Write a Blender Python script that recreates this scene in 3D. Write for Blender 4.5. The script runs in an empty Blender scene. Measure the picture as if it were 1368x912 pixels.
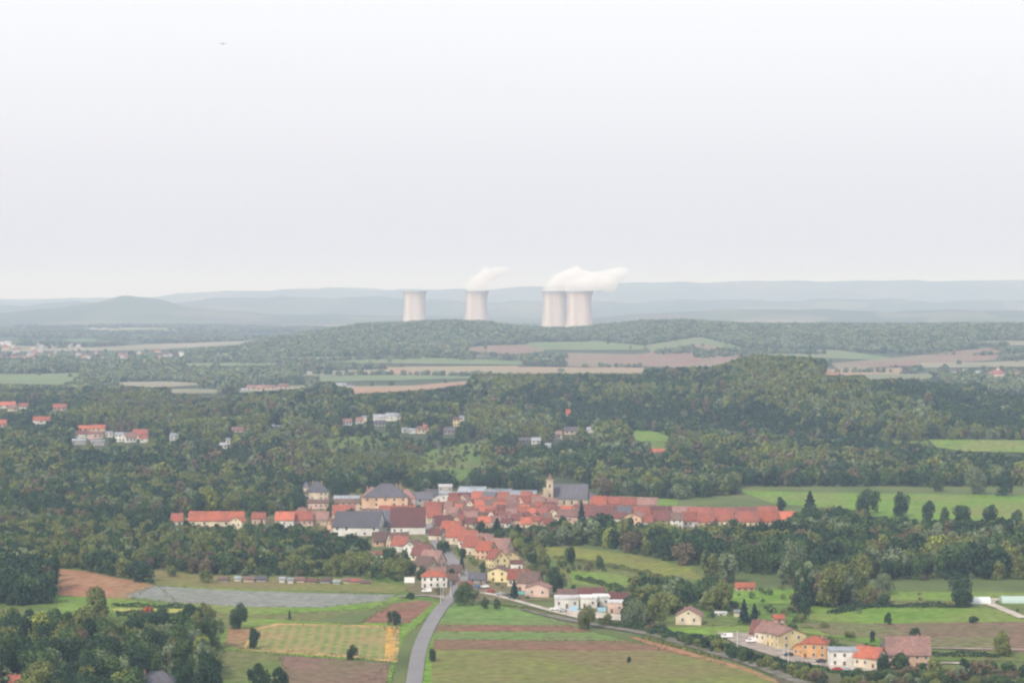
import bpy, bmesh, math, random
import numpy as np
from mathutils import Vector, Matrix, geometry

# ------------------------------------------------------------------ camera, world, sun, exposure
sc = bpy.context.scene
COL = sc.collection
H_EYE = 150.0
F = 3200.0
TH = math.atan(66 / F)
cam_d = bpy.data.cameras.new('camera')
cam_d.sensor_fit = 'HORIZONTAL'
cam_d.angle_x = 2 * math.atan(684 / F)
cam_d.clip_start = 1.0
cam_d.clip_end = 60000.0
cam = bpy.data.objects.new('camera', cam_d)
COL.objects.link(cam)
cam.location = (0, 0, H_EYE)
cam.rotation_euler = (math.radians(90) - TH, 0, 0)
sc.camera = cam

SUN_EL, SUN_AZ = 42.0, 215.0          # compass azimuth of the sun, camera looks at 0 (north, +Y)
world = bpy.data.worlds.new('World')
sc.world = world
world.use_nodes = True
wn, wl = world.node_tree.nodes, world.node_tree.links
wn.clear()
w_out = wn.new('ShaderNodeOutputWorld')
w_add = wn.new('ShaderNodeAddShader')
sky = wn.new('ShaderNodeTexSky')
sky.sky_type = 'NISHITA'
sky.sun_disc = False
sky.sun_elevation = math.radians(SUN_EL)
sky.sun_rotation = math.radians(SUN_AZ)
sky.dust_density = 6.0
sky.air_density = 1.0
bg_sky = wn.new('ShaderNodeBackground')
bg_sky.inputs[1].default_value = 0.05
wl.new(sky.outputs[0], bg_sky.inputs[0])
tc = wn.new('ShaderNodeTexCoord')
sep = wn.new('ShaderNodeSeparateXYZ')
wl.new(tc.outputs['Generated'], sep.inputs[0])
ramp = wn.new('ShaderNodeValToRGB')     # the overcast layer: brighter overhead, thinner haze white low down
e = ramp.color_ramp.elements
e[0].position = 0.0;  e[0].color = (0.555, 0.565, 0.64, 1)
e[1].position = 1.0;  e[1].color = (0.60, 0.62, 0.68, 1)
for p_, c_ in ((0.05, (0.585, 0.585, 0.635)), (0.12, (0.655, 0.645, 0.67)), (0.35, (0.64, 0.635, 0.67))):
    el = ramp.color_ramp.elements.new(p_); el.color = (*c_, 1)
wl.new(sep.outputs[2], ramp.inputs[0])
nz = wn.new('ShaderNodeTexNoise'); nz.inputs['Scale'].default_value = 2.2; nz.inputs['Detail'].default_value = 4
mp = wn.new('ShaderNodeMapping'); mp.inputs['Scale'].default_value = (1, 1, 5)
wl.new(tc.outputs['Generated'], mp.inputs[0]); wl.new(mp.outputs[0], nz.inputs[0])
nr = wn.new('ShaderNodeMapRange'); nr.inputs[3].default_value = 0.965; nr.inputs[4].default_value = 1.035
wl.new(nz.outputs[0], nr.inputs[0])
vm = wn.new('ShaderNodeVectorMath'); vm.operation = 'SCALE'
wl.new(ramp.outputs[0], vm.inputs[0]); wl.new(nr.outputs[0], vm.inputs['Scale'])
bg_cl = wn.new('ShaderNodeBackground')
bg_cl.inputs[1].default_value = 1.35
wl.new(vm.outputs[0], bg_cl.inputs[0])
wl.new(bg_sky.outputs[0], w_add.inputs[0]); wl.new(bg_cl.outputs[0], w_add.inputs[1])
wl.new(w_add.outputs[0], w_out.inputs[0])

sun_d = bpy.data.lights.new('sun', 'SUN')
sun_d.energy = 3.1
sun_d.angle = math.radians(7)
sun_d.color = (1.0, 0.94, 0.86)
sun = bpy.data.objects.new('sun', sun_d)
COL.objects.link(sun)
az = math.radians(SUN_AZ); elv = math.radians(SUN_EL)
to_sun = Vector((math.sin(az) * math.cos(elv), math.cos(az) * math.cos(elv), math.sin(elv)))
sun.rotation_euler = (-to_sun).to_track_quat('-Z', 'Y').to_euler()

sc.view_settings.view_transform = 'Standard'
sc.view_settings.look = 'None'
sc.view_settings.exposure = 0.0
sc.view_settings.gamma = 1.0
sc.view_settings.use_curve_mapping = False
sc.render.engine = 'CYCLES'
sc.cycles.use_denoising = True
sc.cycles.max_bounces = 7
sc.cycles.diffuse_bounces = 3
sc.cycles.glossy_bounces = 2
sc.cycles.transmission_bounces = 2
sc.cycles.volume_bounces = 5
sc.cycles.transparent_max_bounces = 12
sc.cycles.pixel_filter_type = 'BLACKMAN_HARRIS'
sc.cycles.filter_width = 2.3

HAZE_DENSITY = 9.7e-5

rnd = random.Random(7)
nrs = np.random.RandomState(11)

# ------------------------------------------------------------------ terrain function
def ztop(v, Y): return H_EYE - (v - 390.0) * Y / F
def crest(pts, Y, tree):
    us = np.array([p[0] for p in pts], float); vs = np.array([p[1] for p in pts], float)
    return (us - 684) / F * Y, np.maximum(ztop(vs, Y) - tree, 0.0)
C1Y, C2Y = 2950.0, 6200.0
C1 = crest([(-900, 540), (-300, 536), (0, 533), (100, 529), (200, 522), (330, 520), (400, 518), (520, 515), (600, 511), (670, 501),
            (760, 502), (850, 499), (910, 495), (950, 489), (990, 483), (1010, 479), (1085, 478), (1105, 484), (1150, 497), (1220, 513), (1300, 520),
            (1368, 523), (1700, 515), (2300, 520)], C1Y, 11)
C2 = crest([(-100, 520), (250, 478), (300, 462), (350, 453), (420, 443), (480, 434), (550, 431), (600, 429), (650, 431), (700, 438),
            (760, 440), (800, 436), (860, 430), (920, 428), (960, 431), (1000, 433), (1200, 434), (1368, 433), (1700, 436), (2600, 450)], C2Y, 11)
def sst(t):
    t = np.clip(t, 0, 1); return t * t * (3 - 2 * t)
def T(x, y):
    x = np.asarray(x, float); y = np.asarray(y, float)
    h1 = np.interp(x, C1[0], C1[1])
    up = sst((y - 1860) / (C1Y - 1860)); dn = 1 - sst((y - C1Y - 60) / 560)
    p1 = np.where(y < C1Y, up, dn)
    und = (11 * np.sin(x / 92 + 1.2 + y / 400) * np.sin(y / 150 + .4) + 6 * np.sin(x / 55 + y / 91) + 9 * np.sin(x / 190 - 0.7 + y / 600)) * up * (1 - up) * 4 * (y < C1Y)
    z = h1 * p1 + und * 0.8 * (0.35 + h1 / 60)
    h2 = np.interp(x, C2[0], C2[1])
    up2 = sst((y - 4250) / (C2Y - 4250)); dn2 = 1 - sst((y - C2Y - 150) / 1300)
    p2 = np.where(y < C2Y, up2, dn2)
    und2 = (7 * np.sin(x / 260 + 2) * np.sin(y / 310) + 4 * np.sin(x / 120 + y / 170)) * up2 * (1 - up2) * 4 * (y < C2Y)
    z = z + h2 * p2 + und2 * (h2 / 60)
    # low ridge far right, hill far left, plateau behind
    lump = 5 * np.sin(x / 170) + 4 * np.sin(x / 83 + 1) + 2.5 * np.sin(x / 37 + y / 200)
    rm = np.interp(x, (np.array([-900, -100, 240, 330, 430, 560, 700, 850, 1100, 1368, 2400]) - 684) / F * 16500, [40, 55, 88, 108, 120, 102, 78, 88, 98, 86, 80])
    z = z + (rm + lump * 1.6) * np.exp(-((y - 16500) / 900.0) ** 2)
    r3 = (60 + lump) * sst((x - 100) / 900) * (0.93 + 0.07 * np.sin(x / 700))
    z = z + r3 * np.exp(-((y - 12000) / 900.0) ** 2)
    g = 62 * np.exp(-((x + 2120) / 330.0) ** 2) + 34 * np.exp(-((x + 2250) / 800.0) ** 2) + 28 * np.exp(-((x + 1500) / 1500.0) ** 2)
    z = z + (g + lump * g / 60) * np.exp(-((y - 13000) / 900.0) ** 2)
    h4 = np.interp(x, (np.array([-900, -200, 0, 100, 200, 290, 400, 440, 480, 560, 700, 830, 1000, 1180, 1368, 2400]) - 684) / F * 22000,
                   [60, 62, 66, 85, 100, 158, 170, 192, 172, 165, 190, 228, 246, 250, 252, 240])
    z = z + (h4 + lump * 1.5) * sst((y - 19000) / 3000)
    return z

# ------------------------------------------------------------------ photo pixel <-> place
def project(x, y, z):
    dep = y * math.cos(TH) - (z - H_EYE) * math.sin(TH)
    upc = y * math.sin(TH) + (z - H_EYE) * math.cos(TH)
    return 684 + F * x / dep, 456 - F * upc / dep
_Y = np.concatenate([np.arange(700, 4000, 4.0), np.arange(4000, 9000, 10.0), np.arange(9000, 27500, 25.0)])
def ground_at(u, v):
    c, s = math.cos(TH), math.sin(TH)
    dx = u - 684; dy = F * c + (456 - v) * s; dz = -F * s + (456 - v) * c
    X = _Y * dx / dy; Z = H_EYE + _Y * dz / dy
    d = Z - T(X, _Y)
    i = np.argmax(d <= 0)
    if d[i] > 0: i = len(d) - 1
    if i > 0:
        t = d[i - 1] / (d[i - 1] - d[i] + 1e-12); t = min(max(t, 0), 1)
        Y = _Y[i - 1] + t * (_Y[i] - _Y[i - 1])
    else: Y = _Y[0]
    x = Y * dx / dy
    return x, Y, float(T(x, Y))
def inpoly(px, py, poly):
    px = np.asarray(px, float); py = np.asarray(py, float)
    ins = np.zeros(px.shape, bool)
    n = len(poly)
    for i in range(n):
        x1, y1 = poly[i]; x2, y2 = poly[(i + 1) % n]
        if y1 == y2: continue
        c = ((y1 > py) != (y2 > py)) & (px < (x2 - x1) * (py - y1) / (y2 - y1) + x1)
        ins ^= c
    return ins

# ------------------------------------------------------------------ materials
def new_mat(name):
    m = bpy.data.materials.new(name); m.use_nodes = True
    n = m.node_tree.nodes; l = m.node_tree.links
    b = n['Principled BSDF']; b.inputs['Roughness'].default_value = 0.9
    b.inputs['Specular IOR Level'].default_value = 0.15
    return m, n, l, b
def noise_mat(name, c1, c2, scale, c3=None, scale2=None, rough=0.9, stretch=None, rot=0, rnd_amt=0.0, detail=6):
    m, n, l, b = new_mat(name)
    b.inputs['Roughness'].default_value = rough
    tcn = n.new('ShaderNodeTexCoord'); mpn = n.new('ShaderNodeMapping')
    if stretch: mpn.inputs['Scale'].default_value = stretch
    mpn.inputs['Rotation'].default_value = (0, 0, rot)
    l.new(tcn.outputs['Object'], mpn.inputs[0])
    t = n.new('ShaderNodeTexNoise'); t.inputs['Scale'].default_value = scale; t.inputs['Detail'].default_value = detail
    t.inputs['Roughness'].default_value = 0.65
    l.new(mpn.outputs[0], t.inputs[0])
    r = n.new('ShaderNodeValToRGB')
    r.color_ramp.elements[0].position = 0.36; r.color_ramp.elements[0].color = (*c1, 1)
    r.color_ramp.elements[1].position = 0.64; r.color_ramp.elements[1].color = (*c2, 1)
    l.new(t.outputs[0], r.inputs[0]); out = r.outputs[0]
    if c3:
        t2 = n.new('ShaderNodeTexNoise'); t2.inputs['Scale'].default_value = scale2; t2.inputs['Detail'].default_value = 3
        l.new(tcn.outputs['Object'], t2.inputs[0])
        mr = n.new('ShaderNodeMapRange'); mr.inputs[1].default_value = .45; mr.inputs[2].default_value = .62
        l.new(t2.outputs[0], mr.inputs[0])
        mx = n.new('ShaderNodeMix'); mx.data_type = 'RGBA'
        l.new(mr.outputs[0], mx.inputs[0]); l.new(out, mx.inputs[6]); mx.inputs[7].default_value = (*c3, 1)
        out = mx.outputs[2]
    if rnd_amt:
        oi = n.new('ShaderNodeObjectInfo')
        mr = n.new('ShaderNodeMapRange'); mr.inputs[3].default_value = 1 - rnd_amt; mr.inputs[4].default_value = 1 + rnd_amt
        l.new(oi.outputs['Random'], mr.inputs[0])
        vs = n.new('ShaderNodeVectorMath'); vs.operation = 'SCALE'
        l.new(out, vs.inputs[0]); l.new(mr.outputs[0], vs.inputs['Scale']); out = vs.outputs[0]
    l.new(out, b.inputs['Base Color'])
    return m
M = {}
def leafmat(name, c, var=0.3):
    M[name] = noise_mat('leaves_' + name, tuple(x * (1 - var) for x in c), tuple(x * (1 + var) for x in c), 0.55, rnd_amt=0.17, detail=3)
leafmat('dark green', (0.028, 0.056, 0.026))
leafmat('mid green', (0.058, 0.098, 0.032))
leafmat('olive green', (0.135, 0.155, 0.045))
leafmat('russet brown', (0.125, 0.100, 0.058))
leafmat('yellow green', (0.20, 0.23, 0.045))
leafmat('grey green', (0.145, 0.180, 0.095))
leafmat('conifer', (0.018, 0.040, 0.034))
leafmat('bright green', (0.10, 0.15, 0.04))
leafmat('fiery red', (0.28, 0.07, 0.04))
M['bark'] = noise_mat('bark', (0.07, 0.055, 0.04), (0.13, 0.10, 0.08), 2.0)
WALLS = {'cream': (0.62, 0.54, 0.41), 'white': (0.66, 0.65, 0.61), 'peach': (0.62, 0.42, 0.29), 'grey': (0.36, 0.35, 0.34),
         'pink': (0.60, 0.44, 0.37), 'yellow': (0.66, 0.55, 0.31), 'orange': (0.56, 0.32, 0.14), 'sand': (0.50, 0.42, 0.31)}
for k, c in WALLS.items():
    M['wall ' + k] = noise_mat('render_' + k, tuple(x * .88 for x in c), tuple(min(x * 1.08, .85) for x in c), 0.5, tuple(x * .74 for x in c), 0.16, stretch=(1, 1, .4), rnd_amt=.06)
ROOFS = {'red tiled': (0.255, 0.088, 0.063), 'bright orange-red': (0.38, 0.118, 0.072), 'faded pink': (0.235, 0.135, 0.115), 'brown tiled': (0.14, 0.09, 0.075),
         'slate grey': (0.115, 0.11, 0.13), 'pale grey': (0.27, 0.29, 0.32), 'dull red': (0.155, 0.065, 0.058), 'white flat': (0.60, 0.60, 0.60)}
for k, c in ROOFS.items():
    m = noise_mat('roof_' + k.replace(' ', '_'), tuple(x * .72 for x in c), tuple(min(x * 1.22, .85) for x in c), 0.9, tuple(x * .62 + .025 for x in c), .13, rnd_amt=.24)
    n, l = m.node_tree.nodes, m.node_tree.links
    wv = n.new('ShaderNodeTexWave'); wv.inputs['Scale'].default_value = 1.6; wv.inputs['Distortion'].default_value = 1.5; wv.bands_direction = 'Z'
    tcn = n.new('ShaderNodeTexCoord'); l.new(tcn.outputs['Object'], wv.inputs[0])
    bp = n.new('ShaderNodeBump'); bp.inputs['Strength'].default_value = .4; bp.inputs['Distance'].default_value = .1
    l.new(wv.outputs[0], bp.inputs['Height']); l.new(bp.outputs[0], n['Principled BSDF'].inputs['Normal'])
    M['roof ' + k] = m
def plain(name, c, rough=.6, metal=0, spec=.4):
    m = noise_mat(name, tuple(x * .9 for x in c), tuple(min(x * 1.08, .95) for x in c), 1.5, rough=rough)
    m.node_tree.nodes['Principled BSDF'].inputs['Specular IOR Level'].default_value = spec
    m.node_tree.nodes['Principled BSDF'].inputs['Metallic'].default_value = metal
    M[name] = m
plain('glass', (0.03, 0.035, 0.045), .15, 0, .5)
plain('frame', (0.6, 0.58, 0.54)); plain('door wood', (0.14, 0.08, 0.05)); plain('brick', (0.33, 0.17, 0.13))
plain('car white', (0.78, 0.78, 0.78), .3, 0, .5); plain('car silver', (0.45, 0.46, 0.48), .3, .3); plain('car dark', (0.04, 0.045, 0.06), .3)
plain('car red', (0.4, 0.03, 0.03), .3); plain('car blue', (0.07, 0.13, 0.28), .3); plain('tyre', (0.03, 0.03, 0.03), .8)
plain('tarp blue', (0.30, 0.50, 0.66)); plain('tarp teal', (0.14, 0.42, 0.44)); plain('steel', (0.35, 0.36, 0.37), .5); plain('plastic', (0.62, 0.66, 0.64), .35)
plain('wood grey', (0.22, 0.18, 0.15)); plain('feather', (0.25, 0.25, 0.26)); plain('stone', (0.50, 0.42, 0.30))
plain('plastic green', (0.36, 0.47, 0.42), .4)

def field_mat(name, c1, c2, c3=None, s=0.05, rows=None):
    """crop or soil; rows = (period m, angle, strength, colour)"""
    m = noise_mat(name, c1, c2, s, c3, s * .35)
    n, l = m.node_tree.nodes, m.node_tree.links
    b = n['Principled BSDF']; b.inputs['Specular IOR Level'].default_value = .05
    src = b.inputs['Base Color'].links[0].from_socket
    fine = n.new('ShaderNodeTexNoise'); fine.inputs['Scale'].default_value = .22; fine.inputs['Detail'].default_value = 4
    tcn = n.new('ShaderNodeTexCoord'); l.new(tcn.outputs['Object'], fine.inputs[0])
    mr = n.new('ShaderNodeMapRange'); mr.inputs[1].default_value = .3; mr.inputs[2].default_value = .7; mr.inputs[3].default_value = .66; mr.inputs[4].default_value = 1.34
    l.new(fine.outputs[0], mr.inputs[0])
    vs = n.new('ShaderNodeVectorMath'); vs.operation = 'SCALE'; l.new(src, vs.inputs[0]); l.new(mr.outputs[0], vs.inputs['Scale'])
    src = vs.outputs[0]
    if rows:
        per, ang, st, cr = rows
        mpn = n.new('ShaderNodeMapping'); mpn.inputs['Rotation'].default_value = (0, 0, ang); l.new(tcn.outputs['Object'], mpn.inputs[0])
        wv = n.new('ShaderNodeTexWave'); wv.inputs['Scale'].default_value = .31416 / per * 1.0; wv.inputs['Distortion'].default_value = 2.6
        wv.inputs['Detail'].default_value = 2; wv.inputs['Detail Scale'].default_value = .3
        l.new(mpn.outputs[0], wv.inputs[0])
        mu = n.new('ShaderNodeMath'); mu.operation = 'MULTIPLY'; mu.inputs[1].default_value = st; l.new(wv.outputs[0], mu.inputs[0])
        mx = n.new('ShaderNodeMix'); mx.data_type = 'RGBA'; l.new(mu.outputs[0], mx.inputs[0]); l.new(src, mx.inputs[6]); mx.inputs[7].default_value = (*cr, 1)
        src = mx.outputs[2]
    l.new(src, b.inputs['Base Color'])
    M[name] = m
G = lambda r, g, b: (r, g, b)
field_mat('grass', G(.070, .12, .025), G(.115, .17, .038), G(.13, .135, .05), .035)
field_mat('bright grass', G(.10, .185, .025), G(.155, .25, .040), G(.165, .19, .055), .03, (11, 1.35, .2, (.09, .15, .03)))
field_mat('fresh crop', G(.105, .18, .045), G(.15, .235, .06), G(.13, .165, .06), .06, (4, 1.5, .25, (.10, .14, .05)))
field_mat('dull grass', G(.11, .125, .05), G(.16, .155, .07), G(.15, .12, .07))
field_mat('olive crop', G(.105, .14, .035), G(.165, .19, .045), G(.16, .135, .06), .04, (7, 1.5, .5, (.18, .145, .06)))
field_mat('red soil', G(.19, .090, .062), G(.235, .12, .085), G(.16, .115, .06), .06, (5, 1.5, .45, (.145, .07, .052)))
field_mat('brown soil', G(.17, .105, .075), G(.21, .135, .10), G(.15, .125, .065), .06, (5, 1.5, .5, (.125, .08, .062)))
field_mat('rust soil', G(.27, .13, .075), G(.29, .17, .095), G(.17, .155, .065), .03)
field_mat('grey mulch', G(.185, .19, .175), G(.24, .245, .225), G(.19, .205, .165), .05, (9, 1.53, .6, (.145, .155, .13)))
field_mat('striped crop', G(.13, .17, .05), G(.19, .215, .07), G(.23, .19, .08), .09, (4.5, -.03, .55, (.30, .225, .10)))
field_mat('straw', G(.36, .22, .09), G(.42, .27, .12), G(.24, .20, .08), .15)
field_mat('gold straw', G(.42, .24, .06), G(.48, .29, .08), G(.36, .24, .08), .15)
field_mat('rape yellow', G(.26, .26, .07), G(.32, .31, .09), None, .08)
field_mat('vineyard', G(.145, .17, .035), G(.24, .25, .045), G(.17, .17, .05), .06, (5, .4, .45, (.10, .115, .035)))
M['asphalt'] = noise_mat('asphalt', G(.195, .188, .192), G(.215, .207, .21), .25, G(.185, .176, .176), .05)
field_mat('track', G(.26, .22, .19), G(.33, .28, .24), None, .2)
field_mat('railway grey', G(.15, .135, .12), G(.19, .17, .15), G(.12, .12, .07), .15)
field_mat('gravel', G(.38, .33, .28), G(.45, .40, .34), None, .2)
field_mat('pink soil far', G(.19, .115, .09), G(.235, .15, .12), G(.19, .165, .11), .012, (60, .3, .4, (.17, .15, .10)))
field_mat('orange soil far', G(.27, .17, .11), G(.33, .21, .14), G(.25, .21, .13), .01)
field_mat('green far', G(.115, .16, .075), G(.15, .20, .09), G(.16, .165, .09), .01)
field_mat('beige far', G(.23, .21, .15), G(.29, .26, .19), G(.16, .17, .10), .01)
field_mat('scrub', G(.085, .078, .045), G(.13, .11, .07), G(.10, .11, .045), .1)

# ground material: land cover attribute picks forest floor or open land
def ground_material():
    m, n, l, b = new_mat('land')
    b.inputs['Specular IOR Level'].default_value = .05
    tcn = n.new('ShaderNodeTexCoord')
    def N(s, d=4):
        t = n.new('ShaderNodeTexNoise'); t.inputs['Scale'].default_value = s; t.inputs['Detail'].default_value = d; l.new(tcn.outputs['Object'], t.inputs[0]); return t
    def R(src, stops):
        r = n.new('ShaderNodeValToRGB'); l.new(src, r.inputs[0]); el = r.color_ramp.elements
        while len(el) < len(stops): el.new(.5)
        for q, (p, c) in zip(el, stops): q.position = p; q.color = (*c, 1)
        return r.outputs[0]
    def MX(f, a, c):
        x = n.new('ShaderNodeMix'); x.data_type = 'RGBA'; l.new(f, x.inputs[0]); l.new(a, x.inputs[6]); l.new(c, x.inputs[7]); return x.outputs[2]
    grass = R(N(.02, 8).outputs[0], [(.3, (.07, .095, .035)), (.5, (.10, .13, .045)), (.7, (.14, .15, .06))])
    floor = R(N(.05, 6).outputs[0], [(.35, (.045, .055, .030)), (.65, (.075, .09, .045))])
    vo = n.new('ShaderNodeTexVoronoi'); vo.inputs['Scale'].default_value = .0028
    mpn = n.new('ShaderNodeMapping'); mpn.inputs['Scale'].default_value = (1, .7, .01); mpn.inputs['Rotation'].default_value = (0, 0, .5)
    l.new(tcn.outputs['Object'], mpn.inputs[0]); l.new(mpn.outputs[0], vo.inputs[0])
    sp = n.new('ShaderNodeSeparateXYZ'); l.new(vo.outputs['Color'], sp.inputs[0])
    r = n.new('ShaderNodeValToRGB'); r.color_ramp.interpolation = 'CONSTANT'; l.new(sp.outputs[0], r.inputs[0])
    el = r.color_ramp.elements
    st = [(0, (.05, .06, .035)), (.34, (.10, .15, .06)), (.5, (.28, .24, .15)), (.62, (.06, .07, .04)), (.78, (.22, .15, .11)), (.88, (.14, .17, .07))]
    while len(el) < len(st): el.new(.5)
    for q, (p, c) in zip(el, st): q.position = p; q.color = (*c, 1)
    patch = r.outputs[0]
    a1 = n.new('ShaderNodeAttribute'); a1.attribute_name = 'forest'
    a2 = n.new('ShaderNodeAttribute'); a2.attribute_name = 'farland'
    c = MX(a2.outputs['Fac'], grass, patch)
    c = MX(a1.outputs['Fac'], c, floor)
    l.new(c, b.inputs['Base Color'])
    return m

# ------------------------------------------------------------------ object helpers
def link_mesh(name, me, parent=None, mats=()):
    o = bpy.data.objects.new(name, me); COL.objects.link(o)
    for m_ in mats: me.materials.append(m_)
    if parent: o.parent = parent
    return o
def np_mesh(name, verts, faces, quad=True):
    verts = np.asarray(verts, np.float32); faces = np.asarray(faces, np.int32)
    me = bpy.data.meshes.new(name)
    k = faces.shape[1]
    me.vertices.add(len(verts)); me.vertices.foreach_set('co', verts.ravel())
    me.loops.add(faces.size); me.loops.foreach_set('vertex_index', faces.ravel())
    me.polygons.add(len(faces)); me.polygons.foreach_set('loop_start', np.arange(0, faces.size, k, dtype=np.int32))
    me.update(); me.validate()
    return me
PENDING = []       # (object, base label, u) : ordinals are added for repeats at the end
def tag(o, label, cat, group=None, u=None, fixed=False):
    o['label'] = label; o['category'] = cat
    if group: o['group'] = group
    if not fixed: PENDING.append((o, label, u if u is not None else 0, cat))
def struct(o, kind='structure'):
    o['kind'] = kind; return o
def empty(name, loc, rz=0):
    o = bpy.data.objects.new(name, None); COL.objects.link(o); o.location = loc; o.rotation_euler = (0, 0, rz); o.empty_display_size = 1
    return o
class MB:
    def __init__(s): s.v = []; s.f = []
    def box(s, x0, x1, y0, y1, z0, z1):
        b = len(s.v); s.v += [(x0, y0, z0), (x1, y0, z0), (x1, y1, z0), (x0, y1, z0), (x0, y0, z1), (x1, y0, z1), (x1, y1, z1), (x0, y1, z1)]
        s.f += [tuple(b + i for i in q) for q in ((0, 3, 2, 1), (4, 5, 6, 7), (0, 1, 5, 4), (1, 2, 6, 5), (2, 3, 7, 6), (3, 0, 4, 7))]
    def poly(s, pts):
        b = len(s.v); s.v += list(pts); s.f.append(tuple(range(b, b + len(pts))))
    def slab(s, quad, t):            # quad thickened straight down
        b = len(s.v); n_ = len(quad)
        s.v += [tuple(p) for p in quad] + [(p[0], p[1], p[2] - t) for p in quad]
        s.f.append(tuple(b + i for i in range(n_))); s.f.append(tuple(b + n_ + i for i in reversed(range(n_))))
        for i in range(n_):
            j = (i + 1) % n_; s.f.append((b + i, b + n_ + i, b + n_ + j, b + j))
    def cyl(s, p0, p1, r0, r1, k=8):
        p0, p1 = Vector(p0), Vector(p1); d = (p1 - p0).normalized()
        a = d.orthogonal().normalized(); c = d.cross(a); b = len(s.v)
        for p, r in ((p0, r0), (p1, r1)):
            for i in range(k):
                t = 2 * math.pi * i / k; q = p + a * math.cos(t) * r + c * math.sin(t) * r; s.v.append(tuple(q))
        for i in range(k): j = (i + 1) % k; s.f.append((b + i, b + j, b + k + j, b + k + i))
        s.f.append(tuple(b + i for i in reversed(range(k)))); s.f.append(tuple(b + k + i for i in range(k)))
    def mesh(s, name):
        me = bpy.data.meshes.new(name); me.from_pydata([tuple(v) for v in s.v], [], s.f); me.update(); return me
    def build(s, name, mat, parent=None): return link_mesh(name, s.mesh(name), parent, (mat,))

# ------------------------------------------------------------------ ground sheet
rows = np.concatenate([np.arange(-1200, 600, 200), 600 * (1.0075 ** np.arange(0, 515))]); rows = rows[rows < 28000]
cols = np.linspace(-1, 1, 241)
RY, CA = np.meshgrid(rows, cols, indexing='ij')
RX = CA * (np.maximum(RY, 0) * 0.42 + 900)
RZ = T(RX, RY)
V = np.stack([RX.ravel(), RY.ravel(), RZ.ravel()], 1)
nr_, nc_ = RY.shape
idx = np.arange(nr_ * nc_).reshape(nr_, nc_)
Fq = np.stack([idx[:-1, :-1].ravel(), idx[:-1, 1:].ravel(), idx[1:, 1:].ravel(), idx[1:, :-1].ravel()], 1)
gme = np_mesh('ground', V, Fq)
gme.polygons.foreach_set('use_smooth', np.ones(len(Fq), bool))
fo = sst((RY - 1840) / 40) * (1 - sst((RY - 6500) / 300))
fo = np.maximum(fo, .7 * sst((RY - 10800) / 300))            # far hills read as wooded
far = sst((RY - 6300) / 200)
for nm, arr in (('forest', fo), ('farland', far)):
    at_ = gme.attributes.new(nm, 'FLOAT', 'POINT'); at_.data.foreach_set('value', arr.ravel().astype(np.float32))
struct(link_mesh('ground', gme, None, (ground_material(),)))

# haze box
hz = MB(); hz.box(-17000, 17000, -2500, 30500, -1.0, 330)
hm = bpy.data.materials.new('haze'); hm.use_nodes = True
hn, hl = hm.node_tree.nodes, hm.node_tree.links; hn.clear()
ho = hn.new('ShaderNodeOutputMaterial'); pv = hn.new('ShaderNodeVolumePrincipled')
pv.inputs['Color'].default_value = (0.52, 0.665, 0.90, 1)      # blue light scatters most
pv.inputs['Absorption Color'].default_value = (0.895, 0.83, 0.43, 1)
pv.inputs['Density'].default_value = HAZE_DENSITY
pv.inputs['Anisotropy'].default_value = 0.0
hl.new(pv.outputs[0], ho.inputs['Volume'])
struct(hz.build('haze', hm), 'stuff')

# ------------------------------------------------------------------ fields, roads (draped sheets)
CLEAR = []          # photo areas that stay free of trees
layer = [0]
EDGES = []
def sheet(name, wpts, mat, off, step=None):
    """drape a world polygon on the terrain"""
    flat = all(p[1] < 1860 for p in wpts)
    if flat:
        me = bpy.data.meshes.new(name)
        me.from_pydata([(p[0], p[1], off) for p in wpts], [], [tuple(range(len(wpts)))])
        me.update()
        if me.polygons[0].normal.z < 0: me.flip_normals()
        return struct(link_mesh(name, me, None, (M[mat],)))
    xs = [p[0] for p in wpts]; ys = [p[1] for p in wpts]
    st = step or max(max(xs) - min(xs), max(ys) - min(ys)) / 40
    b = []
    for i in range(len(wpts)):
        x1, y1 = wpts[i][:2]; x2, y2 = wpts[(i + 1) % len(wpts)][:2]
        k = max(1, int(math.hypot(x2 - x1, y2 - y1) / st))
        for j in range(k): b.append((x1 + (x2 - x1) * j / k, y1 + (y2 - y1) * j / k))
    gx, gy = np.meshgrid(np.arange(min(xs) + st / 2, max(xs), st), np.arange(min(ys) + st / 2, max(ys), st))
    ok = inpoly(gx.ravel(), gy.ravel(), b)
    pts = [Vector(p) for p in b] + [Vector((a, c)) for a, c in zip(gx.ravel()[ok], gy.ravel()[ok])]
    vo, _, fa, *_r = geometry.delaunay_2d_cdt(pts, [], [list(range(len(b)))], 1, .01)
    vx = np.array([v.x for v in vo]); vy = np.array([v.y for v in vo]); vz = T(vx, vy) + off
    me = bpy.data.meshes.new(name); me.from_pydata(list(zip(vx, vy, vz)), [], [tuple(f) for f in fa]); me.update()
    me.polygons.foreach_set('use_smooth', np.ones(len(me.polygons), bool))
    return struct(link_mesh(name, me, None, (M[mat],)))
def wobble(pts, amp):
    out = []
    for i in range(len(pts)):
        (x1, y1), (x2, y2) = pts[i], pts[(i + 1) % len(pts)]
        L = math.hypot(x2 - x1, y2 - y1); k = max(1, int(L / 18))
        for j in range(k):
            t = j / k; out.append((x1 + (x2 - x1) * t + rnd.uniform(-amp, amp), y1 + (y2 - y1) * t + rnd.uniform(-amp, amp) * .35))
    return out
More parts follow.
